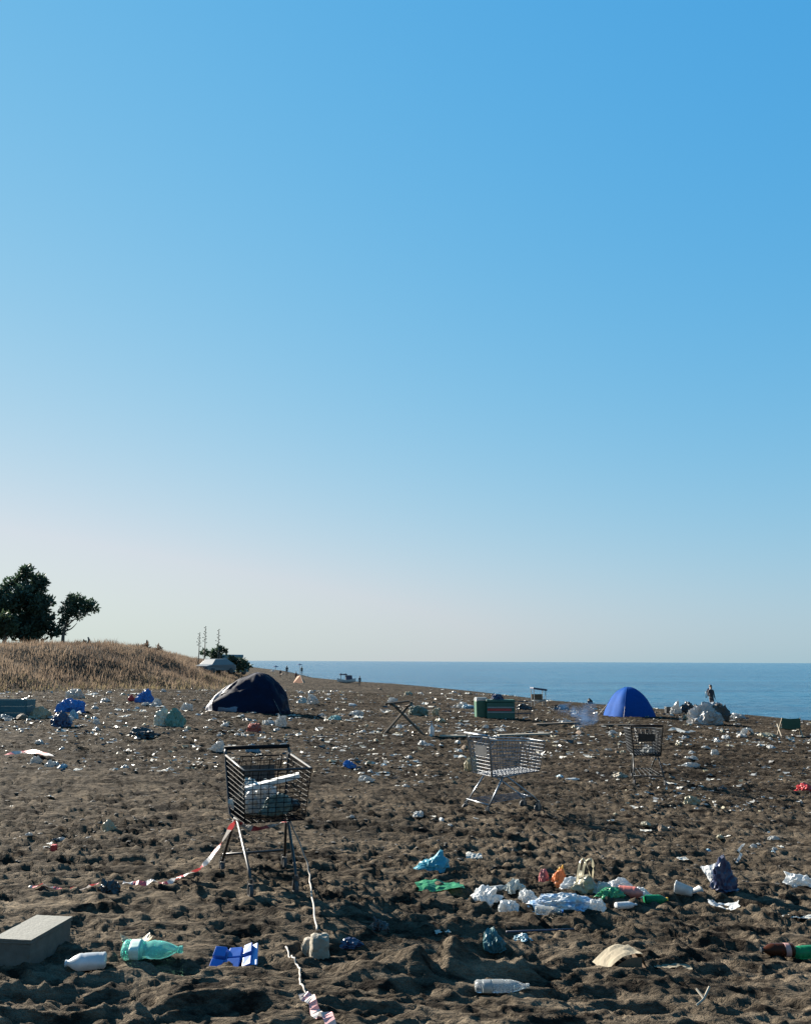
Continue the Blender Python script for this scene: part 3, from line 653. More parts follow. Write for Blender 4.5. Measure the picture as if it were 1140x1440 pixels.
bagobj(843, 1258, 163, 0.22, 0.14, 0.12, mat('frosted_film', (0.36, 0.39, 0.38), 0.35), 'frosted bag between the carrier bag and the green film', amp=0.45)
bottle(700, 1250, 0.20, 0.032, M['clear'], M['bright'], 'clear plastic bottle lying behind the white bag with a raised corner', R(25), dent=0.12)
bottle(772, 1283, 0.20, 0.033, M['clear'], M['sky_blue'], 'clear plastic bottle with blue cap in front of the printed bag', R(-8), dent=0.12)
bottle(880, 1274, 0.17, 0.030, M['milky'], M['bright'], 'small milky bottle in front of the green film bag', R(12), dent=0.1)
bagobj(902, 1258, 164, 0.16, 0.10, 0.09, M['bright'], 'white wad behind the red plastic bottle', amp=0.45)
cup(962, 1259, 0.050, 0.13, M['bright'], 'white paper cup on its side between the heap and the navy bag', R(150))
cup(978, 1258, 0.035, 0.09, mat('grey_cup', (0.35, 0.36, 0.36), 0.4, transl=0.2), 'small grey cup on its side next to the white cup', R(20))
bagobj(1018, 1256, 65, 0.24, 0.18, 0.30, M['navy'], 'dark navy plastic bag standing upright with its opening raised', peak=0.7, amp=0.36)
o = sheet(66, 0.20, 0.16, 0.05, curl=0.02).build('wrapper', M['bright'], loc=ground_at(1003, 1250, 0.05, -0.02), rz=1.2); o.rotation_euler = (R(48), R(-10), R(20)); o.location.z += 0.06; tag(o, 'white printed wrapper leaning on the navy bag', 'wrapper')
o = sheet(67, 0.22, 0.14, 0.05, curl=0.03).build('wrapper', M['bright'], loc=ground_at(1017, 1276, 0.08), rz=-0.3); tag(o, 'white curled wrapper in front of the navy bag', 'wrapper')
bagobj(1122, 1250, 68, 0.28, 0.18, 0.12, M['bright'], 'white plastic bag on bare sand past the navy bag', peak=0.4)
o = sheet(69, 0.22, 0.06, 0.03).build('paper_strip', M['paper'], loc=ground_at(1122, 1290, 0.06), rz=0.0); tag(o, 'long white paper strip near the brown bottle', 'paper')
# cardboard carton folded open
def carton():
    t = thing('cardboard_carton', ground_at(868, 1358, 0.1, 0.01), 'pale cardboard carton lying bent open on the sand', 'carton', rz=R(14))
    MB().grid(lambda u, v: ((u - 0.5) * 0.24, (v - 0.5) * 0.17, 0.02 + 0.085 * math.sin(min(u * 1.15, 1) * math.pi * 0.62) + 0.01 * mnoise.noise(Vector((u * 4, v * 4, 2)))), 12, 8).build('panel', M['card'], t)
    MB().grid(lambda u, v: (0.12 + 0.03 * u, (v - 0.5) * 0.16, 0.085 * (1 - u) + 0.004), 4, 8).build('flap', M['brown'], t)
    MB().grid(lambda u, v: ((u - 0.5) * 0.22, -0.085 - 0.01 * v, 0.004 + v * (0.015 + 0.07 * math.sin(u * math.pi * 0.62))), 10, 4).build('side_flap', M['brown'], t)
    return t
carton()
o = sheet(72, 0.22, 0.08, 0.018).build('cardboard_scrap', M['card'], loc=ground_at(945, 1356, 0.08), rz=-0.15); tag(o, 'long thin cardboard scrap beside the bent carton', 'cardboard')
bottle(1093, 1343, 0.21, 0.040, M['amber'], M['black'], 'dark brown bottle with pale print lying on the sand', R(180), labelm=mat('pale_red_label', (0.30, 0.16, 0.14), 0.6))
bottle(1130, 1345, 0.20, 0.040, M['bottle_green'], M['white'], 'green bottle lying against the dark brown bottle', R(190))
bottle(706, 1392, 0.29, 0.038, M['clear'], M['white'], 'clear plastic bottle with white label lying below the pit', R(2), dent=0.1, labelm=M['white'])
# pit with half buried teal bag and rod
bagobj(695, 1326, 75, 0.15, 0.13, 0.15, mat('dusty_teal_film', (0.03, 0.11, 0.125), 0.5, transl=0.2, dirt=0.35), 'dusty teal bag half buried in the sand pit', sink=0.02)
bagobj(735, 1320, 76, 0.14, 0.10, 0.06, mat('dusty_blue_film', (0.14, 0.24, 0.28), 0.5, dirt=0.4), 'greyish blue scrap of film on the edge of the sand pit', sink=0.02)
o = MB().tube(gpts([(712, 1312), (806, 1300)], 0.045), 0.007, 8).build('rod', mat('dark_blue_rod', (0.012, 0.02, 0.045), 0.6), smooth=True); tag(o, 'dark blue rod lying behind the sand pit', 'rod')
o = sheet(77, 0.10, 0.05, 0.02).build('paper_scrap', M['paper'], loc=ground_at(622, 1307, 0.04), rz=0.2); tag(o, 'white paper scrap on the crest of the sand heap', 'paper')
def twig(px, py, pts, m, label, r=0.006):
    base = ground_at(px, py, 0.03); t = MB()
    for ch in pts: t.tube([base + Vector(q) for q in ch], r, 5)
    return tag(t.build('twig', m), label, 'twig')
twig(990, 1416, [[(-0.05, -0.03, 0.01), (0.0, 0, 0.03), (0.05, 0.05, 0.07)], [(0.0, 0, 0.03), (-0.02, 0.05, 0.06)]], M['pale_wood'], 'forked pale twig in front of the bent carton')
bagobj(154, 1169, 80, 0.16, 0.13, 0.13, M['cream'], 'cream crumpled cup alone on the sand beyond the black lump', name='crumpled_cup', cat='cup')
bagobj(972, 1132, 81, 0.26, 0.20, 0.15, M['cream'], 'yellowish crumpled bag in front of the dark grey trolley', amp=0.45)
bagobj(1130, 1111, 82, 0.34, 0.24, 0.15, M['red'], 'red plastic bag lying alone on bare sand', amp=0.4)
bagobj(515, 1100, 83, 0.26, 0.2, 0.12, M['white'], 'white bag among scraps between the black and silver trolleys', amp=0.45)
bagobj(492, 1080, 84, 0.24, 0.2, 0.14, M['sky_blue'], 'blue grey bag behind the scraps between the trolleys', amp=0.45)
o = MB().box((0, 0, 0.03), (0.05, 0.05, 0.06)).build('red_toy_brick', M['red'], loc=ground_at(76, 1192, 0.03), bevel=0.008); tag(o, 'small red plastic brick on the sand beyond the black lump', 'toy')

# ------------------------------------------------------------------ tents
def dome_tent(p, w, h, m, label, rz, wl_=1.0, expo=2.0, group='dome tents', name='dome_tent', polem=None, floorm=None, door=None, depth=None, left=1.0, lexp=None, slump=0.012):
    t = thing(name, p, label, 'tent', group, rz)
    depth = depth or w
    def R2(a):    # rounded square footprint
        c, s = abs(math.cos(a)), abs(math.sin(a)); return 1 / ((c ** 3.2 + s ** 3.2) ** (1 / 3.2))
    def surf(u, v, off=0.0):
        a = u * 2 * math.pi; r = math.sin(v * math.pi / 2)
        sx_ = w / 2 * (left if math.cos(a) < 0 else 1.0)
        e = expo
        if lexp and math.cos(a) < 0: e = expo + (lexp - expo) * abs(math.cos(a)) ** 0.7
        rr = 1 - (1 - r)            # plan radius
        z = h * (max(0, 1 - rr ** e)) ** (1 / 1.25)
        k = R2(a) * (1 - 0.05 * (1 - abs(math.sin(2 * a))) * math.sin(v * math.pi)) + slump * (mnoise.noise(Vector((math.cos(a) * 3, math.sin(a) * 3, v * 4))) + 1.2 * (0.5 - abs(mnoise.noise(Vector((math.cos(a) * 6 + v * 2, math.sin(a) * 6, v * 3))))) * math.sin(v * 3.1)) + off
        return Vector((sx_ * rr * k * math.cos(a), depth / 2 * rr * k * math.sin(a), z + 0.03 + off * h * 0.5 - slump * 1.6 * h * abs(mnoise.noise(Vector((math.cos(a) * 5 * v, math.sin(a) * 5 * v, 3.3)))) * math.sin(v * math.pi)))
    n, k = 64, 22
    vs = [surf(0, 0)] + [surf(i / n, j / k) for j in range(1, k + 1) for i in range(n)]
    fs = [(0, 1 + i, 1 + (i + 1) % n) for i in range(n)] + [(1 + j * n + i, 1 + (j + 1) * n + i, 1 + (j + 1) * n + (i + 1) % n, 1 + j * n + (i + 1) % n) for j in range(k - 1) for i in range(n)]
    sk = []
    MB().add(vs, fs).build('canopy', m, t, True)
    base = [surf(i / n, 1.0) for i in range(n)]
    f = MB(); f.add([(q.x, q.y, z) for z in (-0.12, 0.06) for q in base], [(i, (i + 1) % n, n + (i + 1) % n, n + i) for i in range(n)]); f.build('skirt', floorm or m, t, True)
    for a0 in (1 / 8, 3 / 8):
        pts = [surf(a0, 1 - q / 10, 0.006) for q in range(10)] + [surf(a0 + 0.5, q / 10, 0.006) for q in range(11)]
        MB().tube(pts, 0.010, 6).build('pole_sleeve', polem or m, t, True)
    for a0 in (1 / 8, 3 / 8, 5 / 8, 7 / 8):        # guy ropes to pegs
        q = surf(a0, 0.62, 0.0); e = surf(a0, 1.0) * 1.32; MB().tube([q, (e.x, e.y, -0.05)], 0.005, 4).build('guy_rope', M['rope'], t)
    if door:
        ua, ub, va, vb, dm, nm = door
        MB().grid(lambda u, v: surf(ua + (ub - ua) * u * (0.25 + 0.75 * v) + (1 - v) * (ub - ua) * 0.4, va + (vb - va) * v, 0.010 + 0.008 * mnoise.noise(Vector((u * 7, v * 2, 1)))), 16, 12).build(nm, dm, t, True)
    return t, surf
m_tb = mat('blue_tent_nylon', (0.004, 0.044, 0.19), 0.7, transl=0.10, dirt=0.03, var=0.10, spec=0.05)
m_tn = mat('navy_tent_nylon', (0.0025, 0.005, 0.019), 0.7, transl=0.03, dirt=0.0, spec=0.1)
m_tg = mat('pale_grey_nylon', (0.13, 0.135, 0.17), 0.55, transl=0.2, dirt=0.1)
p = G(893, 1009); p.z = hz(p.x, p.y + 0.9); tp = p + Vector((0, 0.95, 0))
dome_tent(tp, 61 / ppm(p.y + 0.9), 39.5 / ppm(p.y + 0.9), m_tb, 'blue dome tent pitched near the waterline', R(20), slump=0.025, expo=2.05, floorm=m_tb)
p = G(352, 1003); k_ = ppm(p.y + 1); tp = p + Vector((0, 1.05, 0)); tp.z = macro(tp.x, tp.y)
nt_, nsurf = dome_tent(tp + Vector((0.0, 0, 0)), 90 / k_, 52 / k_, m_tn, 'dark navy dome tent with a pale grey flap catching the sun', R(-6), expo=2.3, slump=0.11, left=1.5, lexp=1.35, depth=2.2, door=(0.555, 0.645, 0.30, 0.985, m_tg, 'door_flap'))
MB().grid(lambda u, v: nsurf(0.66 + 0.06 * u, 0.80 + 0.17 * v * (1 - 0.3 * u), 0.012), 8, 6).build('ground_flap', m_tg, nt_, True)

# ------------------------------------------------------------------ crate, bins, chairs by the water
p = ground_at(676, 1010, 0.2); k_ = ppm(p.y)
t = thing('litter_bin', p, 'green bin with a white lid beside the striped cooler', 'bin', rz=R(8))
MB().box((0, 0, 11.5 / k_), (15 / k_, 14 / k_, 23 / k_), taper=1.06).build('body', mat('bin_green', (0.01, 0.07, 0.04), 0.5), t, bevel=0.03)
MB().box((0, 0, 25 / k_), (17 / k_, 15 / k_, 4.2 / k_), taper=0.85).build('lid', M['white'], t, bevel=0.02)
p = ground_at(703, 1011, 0.3); k_ = ppm(p.y)
t = thing('cooler_chest', p, 'dark green chest cooler with a red stripe between pale bars', 'cooler', rz=R(3))
MB().box((0, 0, 11 / k_), (38 / k_, 15 / k_, 22 / k_)).build('body', M['dgreen'], t, bevel=0.02)
MB().box((0, 0, 24 / k_), (39.5 / k_, 16 / k_, 3.6 / k_)).build('lid', M['dgreen'], t, bevel=0.02)
yf = -7.5 / k_ - 0.006
MB().box((-2 / k_, yf, 12.5 / k_), (33 / k_, 0.010, 3.2 / k_)).build('stripe', M['red'], t)
for z in (15.6, 9.2): MB().box((0, yf, z / k_), (37 / k_, 0.010, 1.5 / k_)).build('pale_bar', mat('pale_grey_paint', (0.2, 0.21, 0.21), 0.6), t)
o = crumple(91, 0.55, 0.4, 0.25).build('plastic_bag', M['navy'], loc=p + Vector((-0.1, 0, 26 / k_ - 0.03))); tag(o, 'dark blue bag resting on the striped cooler lid', 'bag')
# bottles on the lid and fine wire frame next to it
p = ground_at(737, 1012, 0.2); k_ = ppm(p.y)
t = thing('wire_rack', p, 'thin grey wire rack standing beside the striped cooler', 'rack', rz=R(10))
for x in (-1, 1):
    for y in (-1, 1): MB().tube([(x * 11 / k_, y * 0.22, -0.05), (x * 11 / k_, y * 0.22, 25 / k_)], 0.012, 6).build('post', M['grey_wire'], t)
for z in (8, 16, 24): 
    mb = MB(); 
    for y in np.linspace(-0.22, 0.22, 5): mb.tube([(-11 / k_, y, z / k_), (11 / k_, y, z / k_)], 0.008, 4)
    for x in (-11, 0, 11): mb.tube([(x / k_, -0.22, z / k_ - 0.008), (x / k_, 0.22, z / k_ - 0.008)], 0.008, 4)
    mb.build('shelf', M['grey_wire'], t)
# canopied beach chair
p = ground_at(757, 993, 0.2); k_ = ppm(p.y)
t = thing('beach_chair', p, 'white framed beach chair under a dark flat sunshade at the water edge', 'chair', rz=R(12))
MB().box((0.5 / k_, 0, 23.5 / k_), (20 / k_, 14 / k_, 2.4 / k_), tilt=Matrix.Rotation(R(7), 3, 'Y')).build('sunshade', M['navy'], t, bevel=0.01)
for x in (-1, 1):
    for y in (-1, 1): MB().tube([(x * 8 / k_, y * 0.22, -0.05), (x * 8.5 / k_, y * 0.22, 23 / k_)], 0.022, 6).build('post', M['white'], t)
MB().box((0, 0, 8 / k_), (15 / k_, 0.5, 1.6 / k_)).build('seat', M['white'], t)
MB().box((0, 0.22, 12.5 / k_), (15 / k_, 0.04, 8 / k_)).build('backrest', M['brown'], t)
MB().tube([(-8 / k_, -0.22, 4 / k_), (8 / k_, -0.22, 9 / k_)], 0.018, 6).build('brace', M['white'], t)
def heap(px, py, seed, wpx, hpx, m, label, name='plastic_bag', cat='bag', dr=0.8, amp=0.42, peak=0.1, group=None, sink=0.05, rz=0.0, sub=4):
    p = G(px, py); k = ppm(p.y); w = wpx / k
    return bagobj(px, py, seed, w * 1.05, w * dr, hpx / k + sink, m, label, name, cat, rz, amp, peak, sub, group, sink)
heap(737, 998, 92, 24, 9, M['black'], 'dark heap of clothes lying left behind the wire rack', 'clothes_heap', 'clothes')
heap(787, 998, 93, 24, 8, M['black'], 'low dark seaweed heap beside the sunshade chair', 'seaweed_heap', 'seaweed')
heap(829, 990, 94, 8, 8, M['black'], 'small dark bag tight against the blue tent', )
# camp chair
def camp_chair(px, py, w, h, label, m, rz):
    p = ground_at(px, py, 0.2); k = ppm(p.y); W = w / k / 2; H = h / k
    t = thing('camp_chair', p, label, 'chair', rz=rz)
    for s in (-1, 1):
        MB().tube([(s * W, -0.24, -0.04), (s * W * 0.75, 0.24, H)], 0.018, 6).build('leg', M['pale_wood'], t)
        MB().tube([(s * W * 0.9, 0.26, -0.04), (s * W * 0.9, -0.22, H * 0.62)], 0.018, 6).build('leg', M['pale_wood'], t)
    MB().grid(lambda u, v: ((u - 0.5) * W * 1.7, -0.2 + v * 0.36, H * 0.45 - 0.08 * math.sin(u * math.pi) * math.sin(v * math.pi)), 8, 8).build('seat', m, t)
    MB().grid(lambda u, v: ((u - 0.5) * W * 1.6, 0.17 + v * 0.06, H * (0.45 + 0.55 * v) - 0.03 * math.sin(u * math.pi)), 8, 8).build('backrest', m, t)
    return t
camp_chair(1111, 1035, 30, 25, 'dark green folding camp chair with pale legs facing the sea', M['dgreen'], R(170))

# collapsed wooden frame with bags
p = ground_at(566, 1032, 0.2); k_ = ppm(p.y)
t = thing('broken_folding_frame', p, 'collapsed wooden folding frame with crossed legs and cloth on top', 'frame', rz=R(5))
for (a, b_) in (((-26, 0, 0), (14, 0.2, 42)), ((28, 0, 0), (-14, 0.15, 40)), ((-22, 0.35, 0), (8, 0.4, 36)), ((-24, 0.2, 40), (10, 0.2, 43))):
    MB().tube([(a[0] / k_, a[1], a[2] / k_ - 0.02), (b_[0] / k_, b_[1], b_[2] / k_)], 0.035, 6).build('strut', M['wood'], t)
MB().grid(lambda u, v: ((-22 + 38 * u) / k_, 0.05 + v * 0.3, (41 - 6 * math.sin(u * 3.14) + 3 * mnoise.noise(Vector((u * 5, v * 4, 3)))) / k_), 10, 6).build('cloth', M['brown'], t)
heap(588, 1006, 95, 26, 15, mat('olive_grey_cloth', (0.10, 0.11, 0.08), 0.8), 'olive grey bag slumped beside the collapsed wooden frame')
heap(552, 990, 96, 16, 9, M['white'], 'white bag on the ground behind the collapsed wooden frame')
def bottle_up(px, py, hpx, m, label):
    p = ground_at(px, py, 0.05, 0.01); k = ppm(p.y); H = hpx / k; r_ = H * 0.19
    t = thing('upright_bottle', p, label, 'bottle')
    MB().lathe([(r_ * .8, 0), (r_, 0.02), (r_, H * .6), (r_ * .4, H * .82), (r_ * .35, H * .92)], 12).build('body', m, t, True)
    MB().lathe([(r_ * .42, H * .9), (r_ * .42, H)], 10).build('cap', M['white'], t)
bottle_up(607, 1034, 18, M['milky'], 'white bottle standing upright near the collapsed wooden frame')
# planks / driftwood behind the silver trolley
def plank(pa, pb, r_, m, label, name='driftwood_plank', lift=0.03, group=None):
    a = on_ground(G(*pa), lift); b_ = on_ground(G(*pb), lift); mid = (a + b_) / 2; mid.z = max(mid.z, hz(mid.x, mid.y)) 
    ln = (b_ - a).length; d = b_ - a; q = d.to_track_quat('X', 'Z')
    o = MB().box((0, 0, 0), (ln, r_ * 3.2, r_)).build(name, m, bevel=0.01); o.location = mid; o.rotation_mode = 'QUATERNION'; o.rotation_quaternion = q
    return tag(o, label, 'plank', group)
plank((642, 1034), (700, 1027), 0.07, M['wood'], 'dark driftwood plank behind the silver trolley')
plank((620, 1037), (672, 1036), 0.05, M['pale_wood'], 'pale driftwood plank behind the dark one')
plank((700, 1035), (772, 1035), 0.05, M['pale_wood'], 'long pale plank lying straight behind the silver trolley basket')
plank((752, 1020), (812, 1019), 0.06, M['wood'], 'charred plank at the edge of the smoking embers')
plank((845, 1022), (890, 1020), 0.06, M['wood'], 'dark plank between the smoke and the dark grey trolley')
heap(796, 1018, 97, 22, 6, M['white'], 'white ash coloured bag beside the smoking embers')
# smoke drifting from the embers
p = ground_at(815, 1022, 0.2)
m_sm = bpy.data.materials.new('thin_blue_smoke'); m_sm.use_nodes = True; N = m_sm.node_tree.nodes; L = m_sm.node_tree.links
N.remove(N['Principled BSDF']); pv = N.new('ShaderNodeVolumePrincipled'); pv.inputs['Color'].default_value = (0.18, 0.45, 0.95, 1)
tn = tex(N, L, 1.6, 4, coord='Object'); rn = ramp(N, [(0.45, (0, 0, 0)), (0.75, (1, 1, 1))]); L.new(tn.outputs[0], rn.inputs[0])
mm = N.new('ShaderNodeMath'); mm.operation = 'MULTIPLY'; mm.inputs[1].default_value = 0.6; L.new(rn.outputs[0], mm.inputs[0]); L.new(mm.outputs[0], pv.inputs['Density'])
L.new(pv.outputs[0], N['Material Output'].inputs['Volume'])
def smoke_shape():
    vs, fs = ico(4); out = []
    for v in vs:
        k = 0.8 + 0.35 * mnoise.noise(v * 1.5) + 0.15 * mnoise.noise(v * 4)
        out.append((v.x * 1.0 * k, v.y * 0.7 * k, 0.50 + v.z * 0.48 * k))
    return MB().add(out, fs)
o = smoke_shape().build('smoke', m_sm, loc=p + Vector((0, 0, 0.0)), smooth=True); tag(o, kind='stuff')
o = crumple(99, 0.5, 0.4, 0.08).build('embers', M['black'], loc=p + Vector((0, 0, -0.02))); tag(o, 'blackened smouldering embers beneath the thin smoke', 'embers')

# heap of bags at the waterline, with a person behind it
heap(992, 1019, 101, 50, 30, mat('grimy_white_film', (0.36, 0.355, 0.35), 0.45, transl=0.35, dirt=0.7, scale=4, bmp=0.03, crease=True), 'big grimy white rubbish sack in front of the standing person', 'rubbish_sack', amp=0.60, sub=5)
heap(1012, 1014, 102, 26, 24, mat('dark_brown_sack', (0.035, 0.022, 0.016), 0.6), 'dark brown sack slumped against the big grimy white sack', 'rubbish_sack')
heap(1000, 1011, 107, 36, 24, mat('mottled_grey_film', (0.20, 0.21, 0.22), 0.5, dirt=0.5, scale=5), 'mottled grey sack behind the big grimy white sack', 'rubbish_sack')
heap(966, 1003, 103, 22, 16, M['black'], 'black sack between the white jug and the grimy sack', 'rubbish_sack')
heap(979, 1003, 104, 18, 12, M['black'], 'flat black sack touching the big grimy white sack', 'rubbish_sack')
heap(950, 1004, 105, 15, 18, M['white'], 'white jug shaped bag beside the little black box', peak=0.4)
p = ground_at(940, 1003, 0.1); k_ = ppm(p.y); o = MB().box((0, 0, 4 / k_), (9 / k_, 9 / k_, 9 / k_)).build('box', M['black'], loc=p, bevel=0.02); tag(o, 'little black box next to the white jug shaped bag', 'box')
heap(970, 1012, 106, 18, 8, M['cream'], 'cream bag on the sand before the black sacks')
heap(1035, 1010, 108, 24, 7, M['white'], 'flat white bag on the seaward side of the brown sack')
heap(1050, 1033, 109, 18, 10, M['white'], 'white crumpled bag lying toward the camp chair', amp=0.5)
heap(1055, 1034, 110, 9, 8, M['brown'], 'brown wad pressed against the white bag near the camp chair')
heap(1078, 1036, 111, 26, 6, M['cream'], 'flat cream bag under the camp chair legs')
o = MB().ribbon(smooth_path(gpts([(942, 1031), (950, 1027), (962, 1031), (975, 1029)], 0.06), 5), 0.16, 0.5).build('plastic_strip', M['white']); tag(o, 'wavy white plastic strip on the sand beyond the dark grey trolley', 'strip')

# ------------------------------------------------------------------ people
def person(p, hgt, rz, label, shirt, legs, group=None, stride=0.0, arm=0.0, sit=False, extras=None, skin=None):
    k = hgt / 1.75
    t = thing('person', p, label, 'person', group, rz)
    J = {'pel': (0, 0, .95, .15, .11), 'waist': (0, 0, 1.08, .14, .10), 'chest': (0, 0, 1.30, .17, .115), 'neck': (0, .0, 1.47, .06, .06), 'jaw': (0, .015, 1.555, .072, .08), 'head': (0, .01, 1.65, .082, .098), 'crown': (0, -.01, 1.715, .055, .07)}
    for s, n in ((1, 'l'), (-1, 'r')):
        f = stride * s
        J['hip' + n] = (s * .09, 0, .90, .09, .09); J['knee' + n] = (s * .10, .05 + f * .5, .50, .058, .06); J['ank' + n] = (s * .10, f, .09, .04, .042); J['toe' + n] = (s * .11, f + .16, .035, .04, .028)
        J['sho' + n] = (s * .17, 0, 1.40, .065, .06)
        arm_ = arm if s > 0 else arm * 0.1
        J['elb' + n] = (s * (.24 + arm_ * .05), -.02 + arm_ * .10, 1.13, .043, .043); J['wri' + n] = (s * (.24 - arm_ * .05), .04 + arm_ * .30, .90 + arm_ * .16, .030, .028); J['han' + n] = (s * (.235 - arm_ * .06), .06 + arm_ * .38, .82 + arm_ * .20, .036, .02)
    E = [('pel', 'waist'), ('waist', 'chest'), ('chest', 'neck'), ('neck', 'jaw'), ('jaw', 'head'), ('head', 'crown')]
    for n in 'lr': E += [('pel', 'hip' + n), ('hip' + n, 'knee' + n), ('knee' + n, 'ank' + n), ('ank' + n, 'toe' + n), ('chest', 'sho' + n), ('sho' + n, 'elb' + n), ('elb' + n, 'wri' + n), ('wri' + n, 'han' + n)]
    names = list(J); me = bpy.data.meshes.new('body')
    me.from_pydata([tuple(c * k for c in J[n][:3]) for n in names], [(names.index(a), names.index(b_)) for a, b_ in E], [])
    o = bpy.data.objects.new('body', me); col.objects.link(o); o.parent = t
    sk = o.modifiers.new('skin', 'SKIN'); sk.use_smooth_shade = True
    if not me.skin_vertices: bpy.context.view_layer.update()
    if me.skin_vertices:
        for i, n in enumerate(names): me.skin_vertices[0].data[i].radius = (J[n][3] * k, J[n][4] * k); me.skin_vertices[0].data[i].use_root = (n == 'pel')
    ss = o.modifiers.new('sub', 'SUBSURF'); ss.levels = 1; ss.render_levels = 2
    # clothing colours by height on the body
    m, N, L, b = nt('clothing'); tc = N.new('ShaderNodeTexCoord'); s_ = N.new('ShaderNodeSeparateXYZ'); L.new(tc.outputs['Object'], s_.inputs[0])
    mp = N.new('ShaderNodeMapRange'); mp.inputs[2].default_value = 1.75 * k; L.new(s_.outputs['Z'], mp.inputs[0])
    rp_ = ramp(N, [(0.0, (0.02, 0.02, 0.02)), (0.045, legs), (0.535, shirt), (0.845, skin or (0.30, 0.17, 0.11)), ]); rp_.color_ramp.interpolation = 'CONSTANT'
    L.new(mp.outputs[0], rp_.inputs[0]); L.new(rp_.outputs[0], b.inputs['Base Color']); setp(b, Roughness=0.8); me.materials.append(m)
    vs, fs = ico(2); MB().add([(v.x * .092 * k, (v.y * .108 - .015) * k, (1.685 + v.z * .085 + (0.02 if v.y < 0 else 0.0)) * k) for v in vs if True], fs).build('hair', M['hair'], t, True)
    return t
pp = G(1000, 1004); pp.z = hz(pp.x, pp.y)
pp = AT(1001, 1000, 43.2); pp.z = hz(pp.x, pp.y) - 0.02
hh = AT(1001, 963.5, 43.2).z - pp.z
per = person(pp, hh, R(200), 'person in dark clothes with a backpack standing behind the rubbish sacks', (0.012, 0.014, 0.022), (0.03, 0.03, 0.04), arm=0.6)
kk = hh / 1.75
o = crumple(120, 0.30, 0.17, 0.42, 3, 0.2).build('backpack', M['navy'], per, True); o.location = (0, -0.17 * kk, 1.03 * kk)
MB().tube([(0.16 * kk, -0.10 * kk, 1.42 * kk), (0.30 * kk, -0.12 * kk, 1.30 * kk), (0.32 * kk, -0.12 * kk, 0.95 * kk), (0.16 * kk, -0.18 * kk, 1.0 * kk)], 0.02, 6).build('strap', M['black'], per, True)
MB().lathe([(0.085 * kk, 1.44 * kk), (0.10 * kk, 1.48 * kk), (0.075 * kk, 1.52 * kk)], 12).build('collar', M['white'], per, True)
def far_person(px, py, hpx, label, shirt, legs, rz=0.0, stride=0.1):
    p = G(px, py); p.z = hz(p.x, p.y) - 0.02; return person(p, hpx / ppm(p.y), rz, label, shirt, legs, 'far bathers', stride)
far_person(505.5, 964.5, 14, 'distant figure standing alone where the wet sand meets the sea', (0.02, 0.03, 0.04), (0.03, 0.03, 0.03))
far_person(403, 950, 13.5, 'distant figure in dark clothes between two far sunshades', (0.02, 0.025, 0.03), (0.02, 0.02, 0.025))
far_person(424, 949.5, 12, 'distant figure under the outermost far sunshade', (0.05, 0.04, 0.03), (0.02, 0.02, 0.03))
far_person(416, 956, 12, 'distant figure bending near the orange shelter', (0.12, 0.03, 0.02), (0.02, 0.02, 0.03))
far_person(394, 953, 11, 'distant figure seen just past the navy tent', (0.02, 0.02, 0.03), (0.03, 0.02, 0.02))

# far sunshades, boat, shelter
def parasol(px, py, wpx, hpx, m, label):
    p = G(px, py); p.z = hz(p.x, p.y); k = ppm(p.y); t = thing('beach_parasol', p, label, 'parasol', 'far parasols')
    H = hpx / k; W = wpx / k / 2
    MB().tube([(0, 0, -0.1), (0, 0, H)], 0.03, 6).build('pole', M['pale_wood'], t)
    c = MB(); c.add([(0, 0, H)] + [(W * math.cos(i * math.pi / 4), W * math.sin(i * math.pi / 4), H - W * 0.42) for i in range(8)] , [(0, 1 + i, 1 + (i + 1) % 8) for i in range(8)]); c.build('canopy', m, t)
parasol(421, 951, 9, 17, M['navy'], 'dark parasol farthest out along the far beach')
parasol(387, 953, 10, 17, M['navy'], 'dark parasol peeking over the navy tent')
parasol(383, 955, 8, 12, M['white'], 'pale parasol half hidden behind the navy tent')
parasol(397, 956, 8, 9, M['brown'], 'low brown parasol near the far bathers')
p = G(421, 960); k_ = ppm(p.y); p.z = hz(p.x, p.y)
t = thing('beach_shelter', p, 'orange beach shelter among the far bathers', 'shelter')
c = MB(); W, D, H = 7.5 / k_, 1.2, 10 / k_
c.add([(-W, -D, -.1), (W, -D, -.1), (W, D, -.1), (-W, D, -.1), (0, D * 0.4, H), (-W * 0.6, D * 0.5, H * 0.85)], [(0, 1, 4, 5), (1, 2, 4), (2, 3, 5, 4), (3, 0, 5)]); c.build('canopy', mat('orange_canvas', (0.28, 0.10, 0.035), 0.7), t)
MB().tube([(0, D * 0.4, H), (W, -D, -.05)], 0.02, 5).build('pole', M['pale_wood'], t)
p = G(487, 961); k_ = ppm(p.y); p.z = hz(p.x, p.y); W = 13 / k_
t = thing('beached_boat', p, 'small dark boat with a cabin frame drawn up on the far beach', 'boat', rz=R(12))
def hull(u, v):
    x = (u - 0.5) * 2 * W; b_ = (1 - abs(2 * u - 1) ** 2.6) * W * 0.36 + 0.02; a = (v - 0.5) * math.pi
    return (x, b_ * math.sin(a), 5 / k_ * (1 - math.cos(a) ** 0.7) + 2.2 / k_ * (2 * u - 1) ** 2)
MB().grid(hull, 20, 11).build('hull', mat('white_hull', (0.42, 0.43, 0.43), 0.5, dirt=0.2), t, True)
MB().grid(lambda u, v: (((u - 0.5) * 1.85) * W, (v - 0.5) * 2 * ((1 - abs(2 * u - 1) ** 2.6) * W * 0.33), 4.4 / k_ + 1.6 / k_ * (2 * u - 1) ** 2), 12, 4).build('deck', M['black'], t)
MB().box((W * 0.25, 0, 8 / k_), (W * 0.75, W * 0.4, 6 / k_), taper=0.8).build('cabin', M['navy'], t)
for x in (-0.6, -0.1): MB().tube([(x * W, 0.1, 4 / k_), (x * W, 0.1, 14 / k_)], 0.03, 6).build('post', M['grey_wire'], t)
